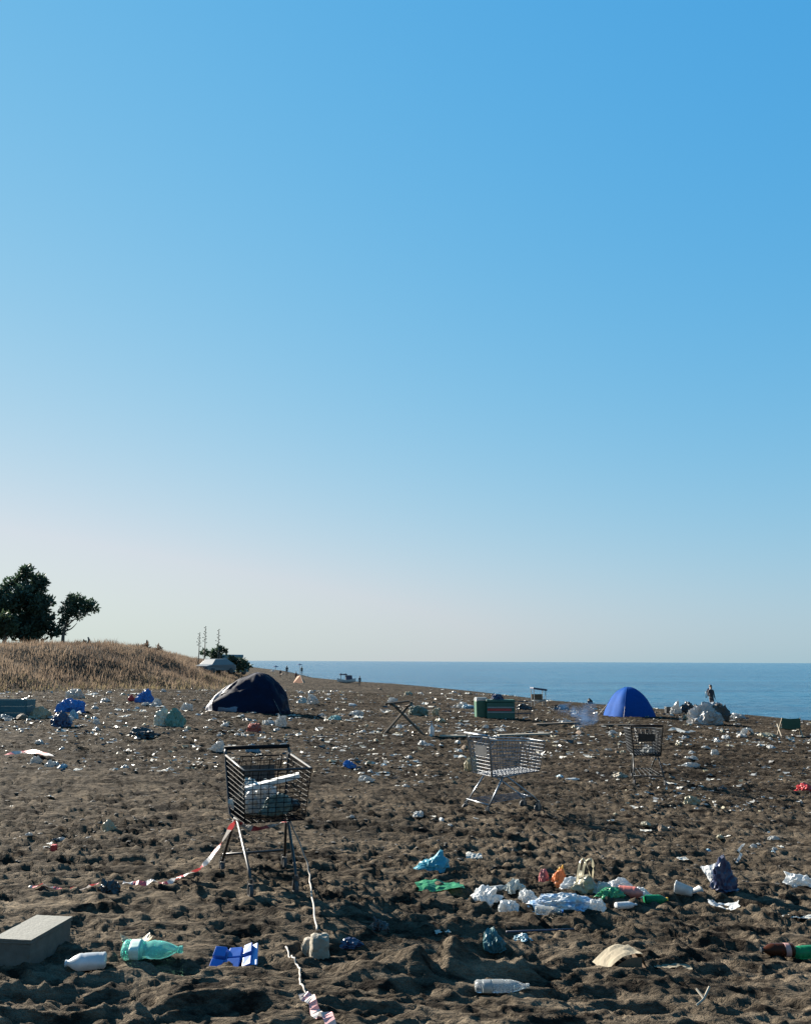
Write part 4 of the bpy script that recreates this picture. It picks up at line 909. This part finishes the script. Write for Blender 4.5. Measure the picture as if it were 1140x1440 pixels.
MB().box((-0.35 * W, 0.1, 12 / k_), (0.8 * W, W * 0.4, 1.6 / k_)).build('roof', M['navy'], t)

# ------------------------------------------------------------------ camp of vehicles at the foot of the dune
def car(px, py, wpx, m, label, rz):
    p = AT(px, py, 79); p.z = macro(p.x, p.y); k = ppm(p.y); t = thing('parked_car', p, label, 'car', 'vehicles by the dune', rz)
    Lc = 4.1; b_ = MB()
    prof = [(-2.05, .35), (-2.05, .80), (-1.35, .92), (-0.75, 1.42), (0.9, 1.45), (1.75, .95), (2.05, .85), (2.05, .35)]
    n = len(prof); b_.add([(x, s * (.82 if z < 1 else .66), z) for s in (-1, 1) for x, z in prof], [tuple(range(n)), tuple(range(2 * n - 1, n - 1, -1))] + [(i, n + i, n + (i + 1) % n, (i + 1) % n) for i in range(n)])
    b_.build('body', m, t, bevel=0.06)
    for s in (-1, 1): MB().add([(-1.15, s * .775, .95), (1.4, s * .775, .97), (.85, s * .68, 1.36), (-.72, s * .68, 1.36)], [(0, 1, 2, 3)]).build('window', M['black'], t)
    for x in (-1.3, 1.3):
        for s in (-1, 1):
            w = MB().lathe([(.14, -.09), (.30, -.09), (.31, 0), (.30, .09), (.14, .09)], 16).build('wheel', M['rubber'], t, True); w.rotation_euler = (R(90), 0, 0); w.location = (x, s * .78, .31)
    return t
white_paint = mat('grey_car_paint', (0.085, 0.10, 0.11), 0.45, dirt=0.1, spec=0.6)
car(303, 938, 30, white_paint, 'grey parked car half hidden by the dune edge', R(62))
def van():
    p = AT(324, 944, 92); p.z = macro(p.x, p.y); t = thing('parked_van', p, 'teal box van parked at the foot of the dune', 'van', 'vehicles by the dune', R(60))
    mt = mat('teal_van_paint', (0.04, 0.13, 0.16), 0.45, dirt=0.25)
    MB().box((-0.5, 0, 1.25), (3.2, 1.7, 1.9)).build('body', mt, t, bevel=0.06)
    MB().box((1.6, 0, 0.95), (1.1, 1.6, 1.3), taper=0.85).build('cab', mt, t, bevel=0.05)
    MB().box((2.05, 0, 1.25), (0.10, 1.3, 0.5), tilt=Matrix.Rotation(R(-14), 3, 'Y')).build('windscreen', M['black'], t)
    for s in (-1, 1): MB().box((-0.4, s * 0.856, 1.55), (1.1, 0.02, 0.5)).build('window', M['black'], t)
    for x in (-1.2, 1.3):
        for s in (-1, 1):
            w = MB().lathe([(.14, -.1), (.33, -.1), (.34, 0), (.33, .1), (.14, .1)], 16).build('wheel', M['rubber'], t, True); w.rotation_euler = (R(90), 0, 0); w.location = (x, s * .78, .33)
van()

# ------------------------------------------------------------------ left middle ground rubbish
p = ground_at(12, 1009, 0.3); k_ = ppm(p.y)
t = thing('plastic_crate', p, 'dark teal slatted crate at the dune side of the beach', 'crate', rz=R(-4)); m_cr = mat('dark_teal_crate', (0.012, 0.075, 0.095), 0.5, dirt=0.15)
W, H, D = 60 / k_, 24 / k_, 24 / k_
for z in (0.14, 0.5, 0.86):
    for s in (-1, 1):
        MB().box((0, s * D / 2, H * z), (W, 0.02, H * 0.33)).build('slat', m_cr, t)
        MB().box((s * W / 2, 0, H * z), (0.02, D - 0.025, H * 0.33)).build('slat', m_cr, t)
MB().box((0, 0, 0.02), (W - 0.03, D - 0.03, 0.02)).build('floor', m_cr, t)
for sx2 in (-1, 1):
    for sy in (-1, 1): MB().box((sx2 * (W / 2 - 0.02), sy * (D / 2 - 0.03), H / 2), (0.04, 0.03, H * 0.98)).build('corner_post', m_cr, t)
heap(33, 990, 201, 22, 9, M['white'], 'white bag lying behind the teal crate')
heap(6, 1012, 202, 24, 8, M['white'], 'white bag spilling in front of the teal crate', sink=0.0)
heap(56, 1010, 203, 28, 17, M['cream'], 'cream bag between the teal crate and the navy bag')
heap(86, 1021, 204, 30, 22, M['navy'], 'square navy bag in front of the bright blue bag', amp=0.28)
heap(104, 1012, 205, 14, 14, mat('pale_blue_film', (0.17, 0.27, 0.33), 0.5, transl=0.2), 'pale blue bag squeezed beside the square navy bag')
heap(100, 1001, 206, 40, 19, M['sky_blue'], 'bright blue bag in front of the white topped bag', amp=0.32, peak=0.3)
heap(105, 982, 207, 28, 14, M['white'], 'white rounded bag behind the bright blue bag', amp=0.32, peak=0.3)
heap(204, 989, 208, 25, 20, M['sky_blue'], 'blue bag beside a red scrap near the dune grass', amp=0.4)
heap(185, 986, 209, 10, 10, M['red'], 'red scrap touching the blue bag near the dune grass')
heap(220, 992, 210, 14, 10, M['white'], 'white scrap on the other side of the blue bag near the dune grass')
heap(206, 993, 211, 14, 5, M['white'], 'flat white paper in front of the blue bag near the dune grass')
heap(246, 1022, 212, 27, 26, mat('pale_green_film', (0.11, 0.21, 0.17), 0.45, transl=0.25), 'pale green rounded bag tied to a white one', amp=0.28)
heap(228, 1021, 213, 23, 25, mat('off_white_film', (0.36, 0.36, 0.30), 0.45, transl=0.25), 'off white bag tied to the pale green one', amp=0.28)
heap(202, 1037, 214, 44, 13, M['black'], 'black cloth thrown down in a hollow before the pale green bag', 'black_cloth', 'cloth', amp=0.4, peak=0.4)
heap(262, 998, 215, 18, 11, M['white'], 'white bag behind the pale green bag')
heap(135, 1018, 216, 10, 8, M['white'], 'small white scrap beside the square navy bag')
heap(148, 987, 217, 14, 5, M['white'], 'flat white scrap between the two blue bags')
heap(440, 991, 218, 18, 17, M['white'], 'upright white sack on the sand past the navy tent', peak=0.5)
heap(426, 989, 219, 14, 9, M['paper'], 'greyish sack leaning beside the upright white sack')
heap(395, 1022, 220, 16, 18, M['white'], 'white bag with a peak in front of the navy tent', peak=0.6)
heap(377, 1019, 221, 18, 8, M['white'], 'low white bag trailing from the peaked one', )
heap(358, 1030, 222, 24, 13, mat('rusty_red_cloth', (0.28, 0.05, 0.03), 0.8), 'rusty red cloth on the sand in front of the navy tent', 'red_cloth', 'cloth', amp=0.45)
heap(305, 1056, 223, 20, 14, M['white'], 'white wad beside the handle of the black trolley')
heap(355, 1058, 224, 22, 14, mat('grey_blue_cloth', (0.12, 0.18, 0.22), 0.8), 'grey blue cloth just beyond the handle of the black trolley', 'cloth', 'cloth')
heap(70, 1078, 225, 14, 10, M['white'], 'white wad beside the red and white strip on the sand')
heap(50, 1074, 226, 16, 10, M['white'], 'pale torn bag near the red and white strip')
tape(smooth_path(gpts([(8, 1066), (30, 1062), (52, 1064), (72, 1072)], 0.06), 6), 0.09, 'red and white strip of tape among wads on the far sand', [m_tr, m_tw], seg=3)
heap(1005, 1062, 227, 12, 7, M['white'], 'white wad on the sand past the dark grey trolley')
heap(970, 1078, 228, 26, 6, M['white'], 'flat white film near the dark grey trolley legs', amp=0.45)
heap(870, 1092, 229, 26, 6, M['pale_wood'], 'pale wooden offcut at the foot of the dark grey trolley', 'wood_offcut', 'wood')
heap(500, 1006, 230, 22, 8, M['white'], 'white film heap among the scraps past the navy tent', amp=0.5)
heap(470, 1012, 231, 20, 7, mat('pale_mint_film', (0.2, 0.34, 0.31), 0.5, transl=0.2), 'pale mint film among the scraps past the navy tent', amp=0.5)
heap(612, 1006, 232, 10, 12, M['cream'], 'cream wad standing between the frame and the green bin', peak=0.4)
heap(650, 996, 233, 16, 10, M['white'], 'white film heap just short of the green bin', peak=0.5)
heap(658, 997, 234, 18, 6, mat('pale_blue_film', (0.17, 0.27, 0.33), 0.5), 'pale blue film spread beside the green bin')
tape(smooth_path(gpts([(1035, 1212), (1042, 1206), (1038, 1198), (1046, 1190)], 0.02), 6), 0.025, 'curled white strip of film on the sand behind the navy bag', [M['white']], name='plastic_strip')

# ------------------------------------------------------------------ scattered litter, each piece its own object
rng = random.Random(21)
KINDS = []
for i in range(5): KINDS.append(('litter_bag', crumple(300 + i, 1, 0.70, 0.34, 3, 0.6).mesh('litter_bag', M['white']), 'small crumpled white plastic bag', 'bag', 'strewn white bags', 34))
for i in range(4): KINDS.append(('litter_paper', sheet(320 + i, 1, 0.7, 0.20, 8, 6).mesh('litter_paper', M['paper']), 'weathered paper scrap', 'paper', 'strewn paper scraps', 30))
for i in range(3): KINDS.append(('litter_wad', crumple(330 + i, 1, 0.75, 0.38, 3, 0.6).mesh('litter_wad', M['cream']), 'small cream wad of film', 'wad', 'strewn cream wads', 14))
for i in range(2): KINDS.append(('litter_carton', crumple(340 + i, 1, 0.8, 0.45, 2, 0.3).mesh('litter_carton', M['brown']), 'small crushed brown carton', 'carton', 'strewn brown cartons', 12))
for i in range(2): KINDS.append(('litter_film', crumple(350 + i, 1, 0.8, 0.35, 3, 0.5).mesh('litter_film', mat('pale_blue_film', (0.17, 0.27, 0.33), 0.5)), 'small pale blue film wad', 'film', 'strewn blue films', 8))
KINDS.append(('litter_wrapper', crumple(360, 1, 0.7, 0.4, 3, 0.5).mesh('litter_wrapper', mat('pink_white_pack', (0.6, 0.2, 0.2))), 'small pink wrapper', 'wrapper', 'strewn pink wrappers', 5))
for i in range(2): KINDS.append(('litter_rag', crumple(370 + i, 1, 0.8, 0.35, 3, 0.45).mesh('litter_rag', M['black']), 'small black rag', 'rag', 'strewn black rags', 16))
bot = MB().lathe([(.11, -.5), (.14, -.46), (.14, .2), (.06, .38), (.05, .5)], 8, 'x').mesh('litter_bottle', M['milky'])
for v in bot.vertices: v.co.z += 0.13
KINDS.append(('litter_bottle', bot, 'small empty plastic bottle', 'bottle', 'strewn plastic bottles', 12))
wts = [k[5] for k in KINDS]; from itertools import accumulate
# bands of the beach (photograph pixels) with their share of litter
# findable neighbours that tell one scrap from the next: (phrase, pixel of its foot)
MARKS = [('teal crate', 12, 1009), ('cream bag', 56, 1010), ('square navy bag', 86, 1021), ('bright blue bag', 100, 1001), ('white rounded bag', 105, 982), ('dune blue bag', 204, 989), ('pale green bag', 246, 1022),
         ('black cloth', 202, 1037), ('navy tent', 350, 1003), ('rusty red cloth', 358, 1030), ('peaked white bag', 395, 1022), ('upright white sack', 440, 991), ('pale mint film', 470, 1012), ('white film heap', 500, 1006),
         ('wooden folding frame', 566, 1032), ('upright bottle', 607, 1034), ('green bin', 676, 1010), ('striped cooler', 703, 1011), ('wire rack', 737, 1012), ('sunshade chair', 757, 993), ('smoking embers', 815, 1022), ('blue tent', 893, 1009),
         ('black sacks', 966, 1003), ('big grimy sack', 992, 1019), ('camp chair', 1111, 1035), ('wavy white strip', 958, 1030), ('dark grey trolley', 906, 1097), ('silver trolley', 714, 1136), ('black trolley', 371, 1241), ('red bag', 1130, 1111),
         ('yellowish bag', 972, 1132), ('striped tape', 40, 1064), ('cream crumpled cup', 154, 1169), ('grey blue cloth', 355, 1058), ('long pale plank', 736, 1035), ('dark driftwood plank', 670, 1031), ('white wad', 70, 1078),
         ('turquoise bag', 607, 1222), ('upright navy bag', 1018, 1256), ('rubbish strip', 790, 1275), ('flat white film', 970, 1078), ('scrap ringed bag', 515, 1100), ('long grey box', 70, 1335)]
MARK_P = [(m_[0], G(m_[1], m_[2])) for m_ in MARKS]
def whereabouts(p):
    nm, q = min(MARK_P, key=lambda m_: (m_[1].x - p.x) ** 2 + (m_[1].y - p.y) ** 2); dx, dy = p.x - q.x, p.y - q.y; r_ = math.hypot(dx, dy)
    if r_ < 0.6: return 'close beside the ' + nm
    side = 'on the seaward side of the ' if dx > abs(dy) else 'on the dune side of the ' if -dx > abs(dy) else 'up the beach beyond the ' if dy > 0 else 'on the near sand before the '
    return ('well out ' if r_ > 3.0 else '') + side + nm
BANDS = [((0, 290, 972, 1030), 75), ((290, 560, 985, 1035), 80), ((410, 660, 970, 1000), 34), ((560, 860, 1015, 1040), 34), ((860, 1140, 1018, 1050), 36), ((0, 320, 1030, 1085), 34),
         ((440, 660, 1030, 1110), 46), ((780, 1140, 1045, 1110), 44), ((0, 300, 1085, 1200), 10), ((450, 1140, 1105, 1210), 20), ((900, 1140, 1130, 1200), 12)]
nplaced = 0
for ((x0, x1, y0, y1), cnt) in BANDS:
    for _ in range(cnt):
        if _ % 7 == 0: cx_, cy_ = rng.uniform(x0, x1), rng.uniform(y0, y1)
        if rng.random() < 0.75: px, py = rng.gauss(cx_, 26), rng.gauss(cy_, 4)
        else: px, py = rng.uniform(x0, x1), rng.uniform(y0, y1)
        px = min(max(px, x0), x1); py = min(max(py, y0), y1)
        if 300 < px < 450 and 1045 < py < 1260: continue
        p = G(px, py)
        if p.y > 130: continue
        k = rng.choices(KINDS, wts)[0]; k0 = ppm(p.y)
        wpx = rng.choice((5, 6, 7, 9, 11, 13, 17)) * (1.0 if py < 1110 else 1.25)
        s = min(max(wpx / k0, 0.07), 0.65)
        o = bpy.data.objects.new(k[0], k[1]); col.objects.link(o); size_ = 'tiny' if s < 0.14 else 'small' if s < 0.34 else 'broad'
        tag(o, k[2].replace('small', size_) if 'small' in k[2] else size_ + ' ' + k[2], k[3], k[4]); o['label'] = o['label'] + ' ' + whereabouts(p)
        o.location = (p.x, p.y, hz(p.x, p.y) - 0.05 * s); o.rotation_euler = (rng.uniform(-.15, .15), rng.uniform(-.15, .15), rng.uniform(0, 6.28)); o.scale = (s, s, s * rng.uniform(0.8, 1.3)); nplaced += 1

# shingle and crumbs of rubbish too small to tell apart
def crumbs(name, n, m_list, weights, seed, size, region, folded=False):
    rg = np.random.RandomState(seed); vs, fs = ico(1); vs = np.array([tuple(v) for v in vs]); fs = np.array(fs)
    if folded:      # a scrap of film or paper with three folds
        vs = np.array([(-1, -.7, 0), (-.4, -.8, .7), (.3, -.6, .15), (1, -.8, .6), (-.9, .6, .1), (-.3, .8, .9), (.35, .5, .2), (1.1, .6, .4)])
        fs = np.array([(0, 1, 5), (0, 5, 4), (1, 2, 6), (1, 6, 5), (2, 3, 7), (2, 7, 6)])
    (x0, x1, y0, y1) = region
    px = rg.uniform(x0, x1, n * 3); py = y0 + (y1 - y0) * rg.uniform(0, 1, n * 3) ** 2.2
    mac_d = []; keep = []
    # distance from a plane at beach level, then moved onto the relief
    d = np.array([tuple(ray(a, b_)) for a, b_ in zip(px, py)])
    tt = (-0.25 - CAM_Z) / d[:, 2]; X = d[:, 0] * tt; Y = d[:, 1] * tt
    s = np.interp(Y, SH_Y, SH_X) - X; ok = (tt > 0) & (Y < 110) & (s > 2.5) & (dune_t(X, Y) < 1); ok &= (perlin(X * 0.28, Y * 0.22, 33) + rg.uniform(-0.25, 0.25, len(X)) > 0.02) | (not folded); X = X[ok][:n]; Y = Y[ok][:n]; n = len(X)
    Z = height(X, Y); sz = size[0] + (size[1] - size[0]) * rg.uniform(0, 1, n) ** 3; sz = sz * np.clip(Y / 18, 0.55, 1.6)
    mul = rg.uniform(0.5, 1.2, (n, 1, 3)) * np.array([1, 1, 0.7 if folded else 0.42]); jit = 1 + rg.uniform(-0.35, 0.35, (n, len(vs), 1))
    th = rg.uniform(0, 6.28, n); rot = np.stack([np.stack([np.cos(th), -np.sin(th), 0 * th], -1), np.stack([np.sin(th), np.cos(th), 0 * th], -1), np.stack([0 * th, 0 * th, 1 + 0 * th], -1)], 1)
    V = np.einsum('nij,nkj->nki', rot, vs[None] * mul * jit) * sz[:, None, None] + np.stack([X, Y, Z], -1)[:, None]
    Fq = fs[None] + (np.arange(n) * len(vs))[:, None, None]
    me = mesh_np(name, V.reshape(-1, 3), Fq.reshape(-1, 3), False)
    for m in m_list: me.materials.append(m)
    me.polygons.foreach_set('material_index', np.repeat(rg.choice(len(m_list), n, p=weights), len(fs)).astype(np.int32))
    o = bpy.data.objects.new(name, me); col.objects.link(o); return tag(o, kind='stuff')
m_peb = mat('dark_pebble', (0.015, 0.0135, 0.012), 0.85, dirt=0.2); m_peb2 = mat('brown_pebble', (0.05, 0.04, 0.03), 0.9, dirt=0.2)
crumbs('shingle', 9000, [m_peb, m_peb2], [0.5, 0.5], 5, (0.012, 0.06), (-250, 1390, 962, 1250))
crumbs('litter_crumbs', 7000, [M['white'], M['paper'], M['cream'], M['black']], [0.36, 0.23, 0.13, 0.28], 6, (0.015, 0.085), (-250, 1390, 966, 1130), True)

# ------------------------------------------------------------------ dune grass
def blades(name, n, seed, mats, region, hrange, wid, cond, lean=0.5):
    rg = np.random.RandomState(seed); X = rg.uniform(region[0], region[1], n); Y = rg.uniform(region[2], region[3], n)
    ok = cond(X, Y, rg); X, Y = X[ok], Y[ok]; n = len(X); Z = height(X, Y) - 0.03
    tuft = 0.6 + 0.9 * np.clip(perlin(X * 0.35, Y * 0.35, 91) + 0.35, 0, 1); H = rg.uniform(*hrange, n) * tuft * (0.6 + 1.3 * np.clip(perlin(X * 1.1, Y * 1.1, 93) + 0.25, 0, 1))
    a = rg.uniform(0, 2 * math.pi, n); lx, ly = np.cos(a) * lean * H * rg.uniform(0.2, 1, n), np.sin(a) * lean * H * rg.uniform(0.2, 1, n)
    b = rg.uniform(0, math.pi, n); wx, wy = np.cos(b) * wid, np.sin(b) * wid
    P = np.stack([X, Y, Z], -1); V = np.zeros((n, 5, 3))
    V[:, 0] = P + np.stack([wx, wy, 0 * X], -1); V[:, 1] = P - np.stack([wx, wy, 0 * X], -1)
    mid = P + np.stack([lx * 0.35, ly * 0.35, H * 0.6], -1); V[:, 2] = mid - np.stack([wx, wy, 0 * X], -1) * 0.8; V[:, 3] = mid + np.stack([wx, wy, 0 * X], -1) * 0.8
    V[:, 4] = P + np.stack([lx, ly, H], -1)
    T = np.array([[0, 1, 2], [0, 2, 3], [3, 2, 4]]); Fq = T[None] + (np.arange(n) * 5)[:, None, None]
    me = mesh_np(name, V.reshape(-1, 3), Fq.reshape(-1, 3), False)
    for m in mats: me.materials.append(m)
    pn = (perlin(X * 0.16, Y * 0.16, 95) * 1.6 + rg.uniform(-0.5, 0.5, n)); mi = np.clip(np.floor((pn + 1) / 2 * len(mats)), 0, len(mats) - 1).astype(np.int32)
    me.polygons.foreach_set('material_index', np.repeat(mi, 3))
    o = bpy.data.objects.new(name, me); col.objects.link(o); return tag(o, kind='stuff')
gm = [mat('dry_grass_brown', (0.082, 0.060, 0.046), 0.9, dirt=0, transl=0.5, scale=0.5), mat('dry_grass_tan', (0.125, 0.093, 0.068), 0.9, dirt=0, transl=0.5, scale=0.5), mat('dry_grass_straw', (0.15, 0.113, 0.082), 0.9, dirt=0, transl=0.5, scale=0.5)]
def on_dune(X, Y, rg):
    t_ = dune_t(X, Y); return (t_ > 0.2 + rg.uniform(0, 2.2, len(X))) & (t_ < 30) & (perlin(X * 0.55, Y * 0.55, 97) + rg.uniform(-0.1, 0.7, len(X)) > -0.12)
blades('dry_grass', 220000, 3, gm, (-62, -12, 24, 110), (0.18, 0.5), 0.016, on_dune)
gm2 = [mat('olive_grass', (0.09, 0.076, 0.044), 0.9, dirt=0, transl=0.5, scale=0.5), mat('pale_olive_grass', (0.155, 0.126, 0.07), 0.9, dirt=0, transl=0.5, scale=0.5)]
blades('dune_foot_grass', 45000, 4, gm2, (-34, -10, 26, 100), (0.12, 0.35), 0.014, lambda X, Y, rg: (dune_t(X, Y) > -0.6 + rg.uniform(0, 1.4, len(X))) & (dune_t(X, Y) < 3.2), lean=0.8)

# ------------------------------------------------------------------ trees and shrubs
def leafy(clusters, n_per, leaf, seed, spiky=0.0):
    rg = np.random.RandomState(seed); Vs = []
    for (c, r_) in clusters:
        n = int(n_per * r_ ** 2); q = rg.normal(size=(n, 3)); q /= np.linalg.norm(q, axis=1)[:, None]
        rad_ = r_ * (rg.uniform(0, 1, n) ** 0.45) * (0.75 + 0.5 * rg.uniform(0, 1, n)); P = np.array(c) + q * rad_[:, None] * np.array([1, 1, 0.9])
        u = rg.normal(size=(n, 3)) + q * 0.6 + np.array([0, 0, spiky]); u /= np.linalg.norm(u, axis=1)[:, None]
        w = np.cross(u, rg.normal(size=(n, 3))); w /= np.linalg.norm(w, axis=1)[:, None]
        s = leaf * rg.uniform(0.6, 1.5, (n, 1)); L_ = u * s * (1.6 + spiky); Wd = w * s * 0.45
        Vs.append(np.stack([P, P + L_ * 0.5 + Wd, P + L_, P + L_ * 0.5 - Wd], 1))
    V = np.concatenate(Vs); n = len(V); return mesh_np('crown', V.reshape(-1, 3), np.arange(n * 4).reshape(n, 4), False)
m_lf = mat('dark_foliage', (0.032, 0.055, 0.032), 0.7, dirt=0, transl=0.25, scale=0.6, var=0.45); m_lf2 = mat('olive_foliage', (0.045, 0.065, 0.030), 0.7, dirt=0, transl=0.25, scale=0.6, var=0.4)
m_bark = mat('grey_bark', (0.09, 0.075, 0.06), 0.9, dirt=0.1, bmp=0.02, scale=4)
def tree(base_px, y, clusters, trunk, label, m, n_per=1100, leaf=0.16, seed=1, spiky=0.6, name='tree', cat='tree', depth=0.8):
    """clusters: (px, py, r_px) read at the tree's own distance; depth spread follows their size"""
    rg = random.Random(seed); b0 = AT(base_px[0], base_px[1], y); b0.z = macro(b0.x, b0.y) - 0.1; k = ppm(y)
    t = thing(name, b0, label, cat); cl = []
    for (a, b_, r_) in clusters:
        q = AT(a, b_, y) - b0; cl.append(((q.x, rg.uniform(-1, 1) * depth, q.z), r_ / k))
        if r_ > 11: cl.append(((q.x + rg.uniform(-.4, .4), rg.choice((-1, 1)) * depth * 1.6, q.z - 0.2), r_ / k * 0.85))
    c = leafy(cl, n_per, leaf, seed, spiky); o = link('crown', c, m, t)
    for i, pts in enumerate(trunk):
        pp_ = smooth_path([AT(a, b_, y) - b0 + Vector((0, rg.uniform(-.1, .1), 0)) for a, b_ in pts], 5)
        r0 = (0.20 if i == 0 else 0.09); MB().tube(pp_, [r0 * (1 - 0.75 * j / (len(pp_) - 1)) for j in range(len(pp_))], 8).build('trunk' if i == 0 else 'limb', m_bark, t, True)
    return t
ty = 82
tree((40, 902), ty, [(38, 803, 8), (30, 814, 10), (48, 815, 10), (14, 822, 9), (56, 826, 9), (62, 820, 5), (8, 836, 11), (38, 838, 18), (22, 850, 15), (58, 850, 14), (40, 868, 22), (64, 872, 12), (20, 880, 16), (54, 888, 16), (70, 846, 5), (3, 858, 12), (-14, 838, 14), (-20, 862, 18), (-8, 884, 16), (72, 888, 9), (36, 890, 14)],
     [[(40, 908), (40, 880), (38, 845), (38, 800)], [(40, 880), (20, 855), (10, 830)], [(40, 870), (55, 850), (60, 822)], [(40, 885), (62, 870), (68, 850)]], 'tall dark bushy evergreen tree on the dune crest', m_lf, 520, 0.19, 11)
tree((8, 903), ty - 5, [(6, 872, 12), (-8, 878, 14), (16, 884, 9), (2, 890, 10)], [[(6, 908), (6, 885), (6, 868)]], 'low olive shrub growing before the tall evergreen', m_lf2, 900, 0.14, 12, name='shrub', cat='shrub', depth=0.5)
tree((86, 903), ty - 2, [(108, 846, 11), (119, 851, 10), (97, 851, 10), (129, 855, 7), (112, 860, 10), (93, 860, 7), (103, 862, 7), (123, 862, 4), (88, 878, 7), (95, 870, 6), (84, 890, 7), (114, 870, 3), (101, 840, 4), (130, 848, 3)],
     [[(88, 908), (89, 892), (96, 872), (106, 852)], [(92, 882), (103, 872), (116, 860)], [(90, 888), (100, 884), (108, 876)]], 'small leaning tree with an open round crown beside the tall evergreen', m_lf, 620, 0.15, 13, depth=0.5)
tree((128, 905), ty - 5, [(122, 907, 6), (134, 910, 5), (110, 908, 5)], [[(126, 908), (126, 902), (124, 896)]], 'low brown scrub mound to the seaward side of the leaning tree', mat('brown_scrub', (0.12, 0.085, 0.055), 0.9, dirt=0, transl=0.2), 900, 0.12, 14, name='scrub_bush', cat='shrub', depth=0.4)
tree((205, 905), ty - 5, [(194, 912, 5), (207, 911, 5), (221, 914, 5)], [[(206, 910), (206, 906), (207, 900)]], 'low russet scrub mound on the dune skyline', mat('russet_scrub', (0.13, 0.085, 0.055), 0.9, dirt=0, transl=0.2), 900, 0.12, 15, name='scrub_bush', cat='shrub', depth=0.4)
ty = 84
tree((332, 942), ty, [(331, 932, 6), (340, 932, 6), (324, 928, 5), (347, 938, 5), (336, 939, 6)], [[(334, 946), (334, 936), (332, 926)]], 'dark rounded shrub at the seaward end of the dune', m_lf, 900, 0.15, 16, name='shrub', cat='shrub', depth=0.6)
tree((310, 935), ty, [(309, 914, 5), (314, 917, 4), (298, 920, 6), (288, 919, 5), (304, 924, 6)], [[(309, 938), (309, 926), (309, 912)]], 'dark shrub on the dune end above the parked car', m_lf, 900, 0.15, 17, name='shrub', cat='shrub', depth=0.5)
def stalk(px, py, top, y, label, seed):
    b0 = AT(px, py, y); b0.z = macro(b0.x, b0.y) - 0.1; H = AT(px, top, y).z - b0.z; rg = random.Random(seed); t = thing('agave_stalk', b0, label, 'plant', 'agave stalks on the dune')
    MB().tube([(0, 0, 0), (0.05, 0, H * .5), (0.02, 0, H)], [0.06, 0.045, 0.02], 6).build('stem', m_bark, t, True)
    mb = MB()
    for i in range(14):
        z = H * (0.62 + 0.37 * i / 13); a = i * 2.4; l = 0.24 * (1.1 - i / 16) * rg.uniform(.6, 1.2); e = (l * math.cos(a), l * math.sin(a), z + l * 0.4); mb.tube([(0.03, 0, z), e], 0.014, 4)
        vs, fs = ico(1); mb.add([(e[0] + v.x * .06, e[1] + v.y * .06, e[2] + v.z * .05) for v in vs], fs)
    mb.build('flower_head', m_lf2, t)
    lv = MB()
    for i in range(10):
        a = i * 0.63; l = rg.uniform(.6, .9); lv.add([(0.05 * math.cos(a + 1.5), 0.05 * math.sin(a + 1.5), .05), (-0.05 * math.cos(a + 1.5), -0.05 * math.sin(a + 1.5), .05), (l * math.cos(a), l * math.sin(a), l * .7)], [(0, 1, 2)])
    lv.build('leaf_rosette', m_lf2, t)
stalk(287, 920, 881, 80, 'tallest dried agave stalk on the dune skyline', 1)
stalk(306, 918, 885, 80, 'agave stalk beside the dark shrub on the dune end', 2)
stalk(279, 918, 890, 82, 'short slim agave stalk on the dune skyline', 3)

# ------------------------------------------------------------------ surf along the water's edge
m_f, N, L, b = nt('sea_foam'); tn = tex(N, L, 1.2, 6, 0.7); b.inputs['Base Color'].default_value = (0.75, 0.78, 0.78, 1); setp(b, Roughness=0.7)
rn = ramp(N, [(0.42, (0, 0, 0)), (0.56, (1, 1, 1))]); L.new(tn.outputs[0], rn.inputs[0]); L.new(rn.outputs[0], b.inputs['Alpha'])
ys = np.concatenate([np.arange(14, 60, 0.25), np.arange(60, 240, 0.6)]); vs = []; fs = []
ys = ys[ys < 56]
for i, y in enumerate(ys):
    x0 = float(np.interp(y, SH_Y, SH_X)); wv = 0.35 * float(perlin(np.array([y * 0.3]), np.array([0.5]), 7)[0]); wd = 0.22 + 0.4 * abs(float(perlin(np.array([y * 0.15]), np.array([3.5]), 8)[0]))
    for j in range(5):
        x = x0 - 0.55 + wv + wd * 2.2 * j / 4; z = max(float(macro([x], [y])[0]), SEA_Z + 0.03) + 0.02 + 0.07 * math.sin(j / 4 * math.pi); vs.append((x, y, z))
    if i: fs += [((i - 1) * 5 + j, i * 5 + j, i * 5 + j + 1, (i - 1) * 5 + j + 1) for j in range(4)]
o = MB().add(vs, fs).build('sea_foam', m_f, smooth=True); tag(o, kind='stuff')
print('litter', nplaced, 'objects', len(bpy.data.objects), 'tris', sum(len(m.loop_triangles) if m.calc_loop_triangles() is None else 0 for m in bpy.data.meshes))
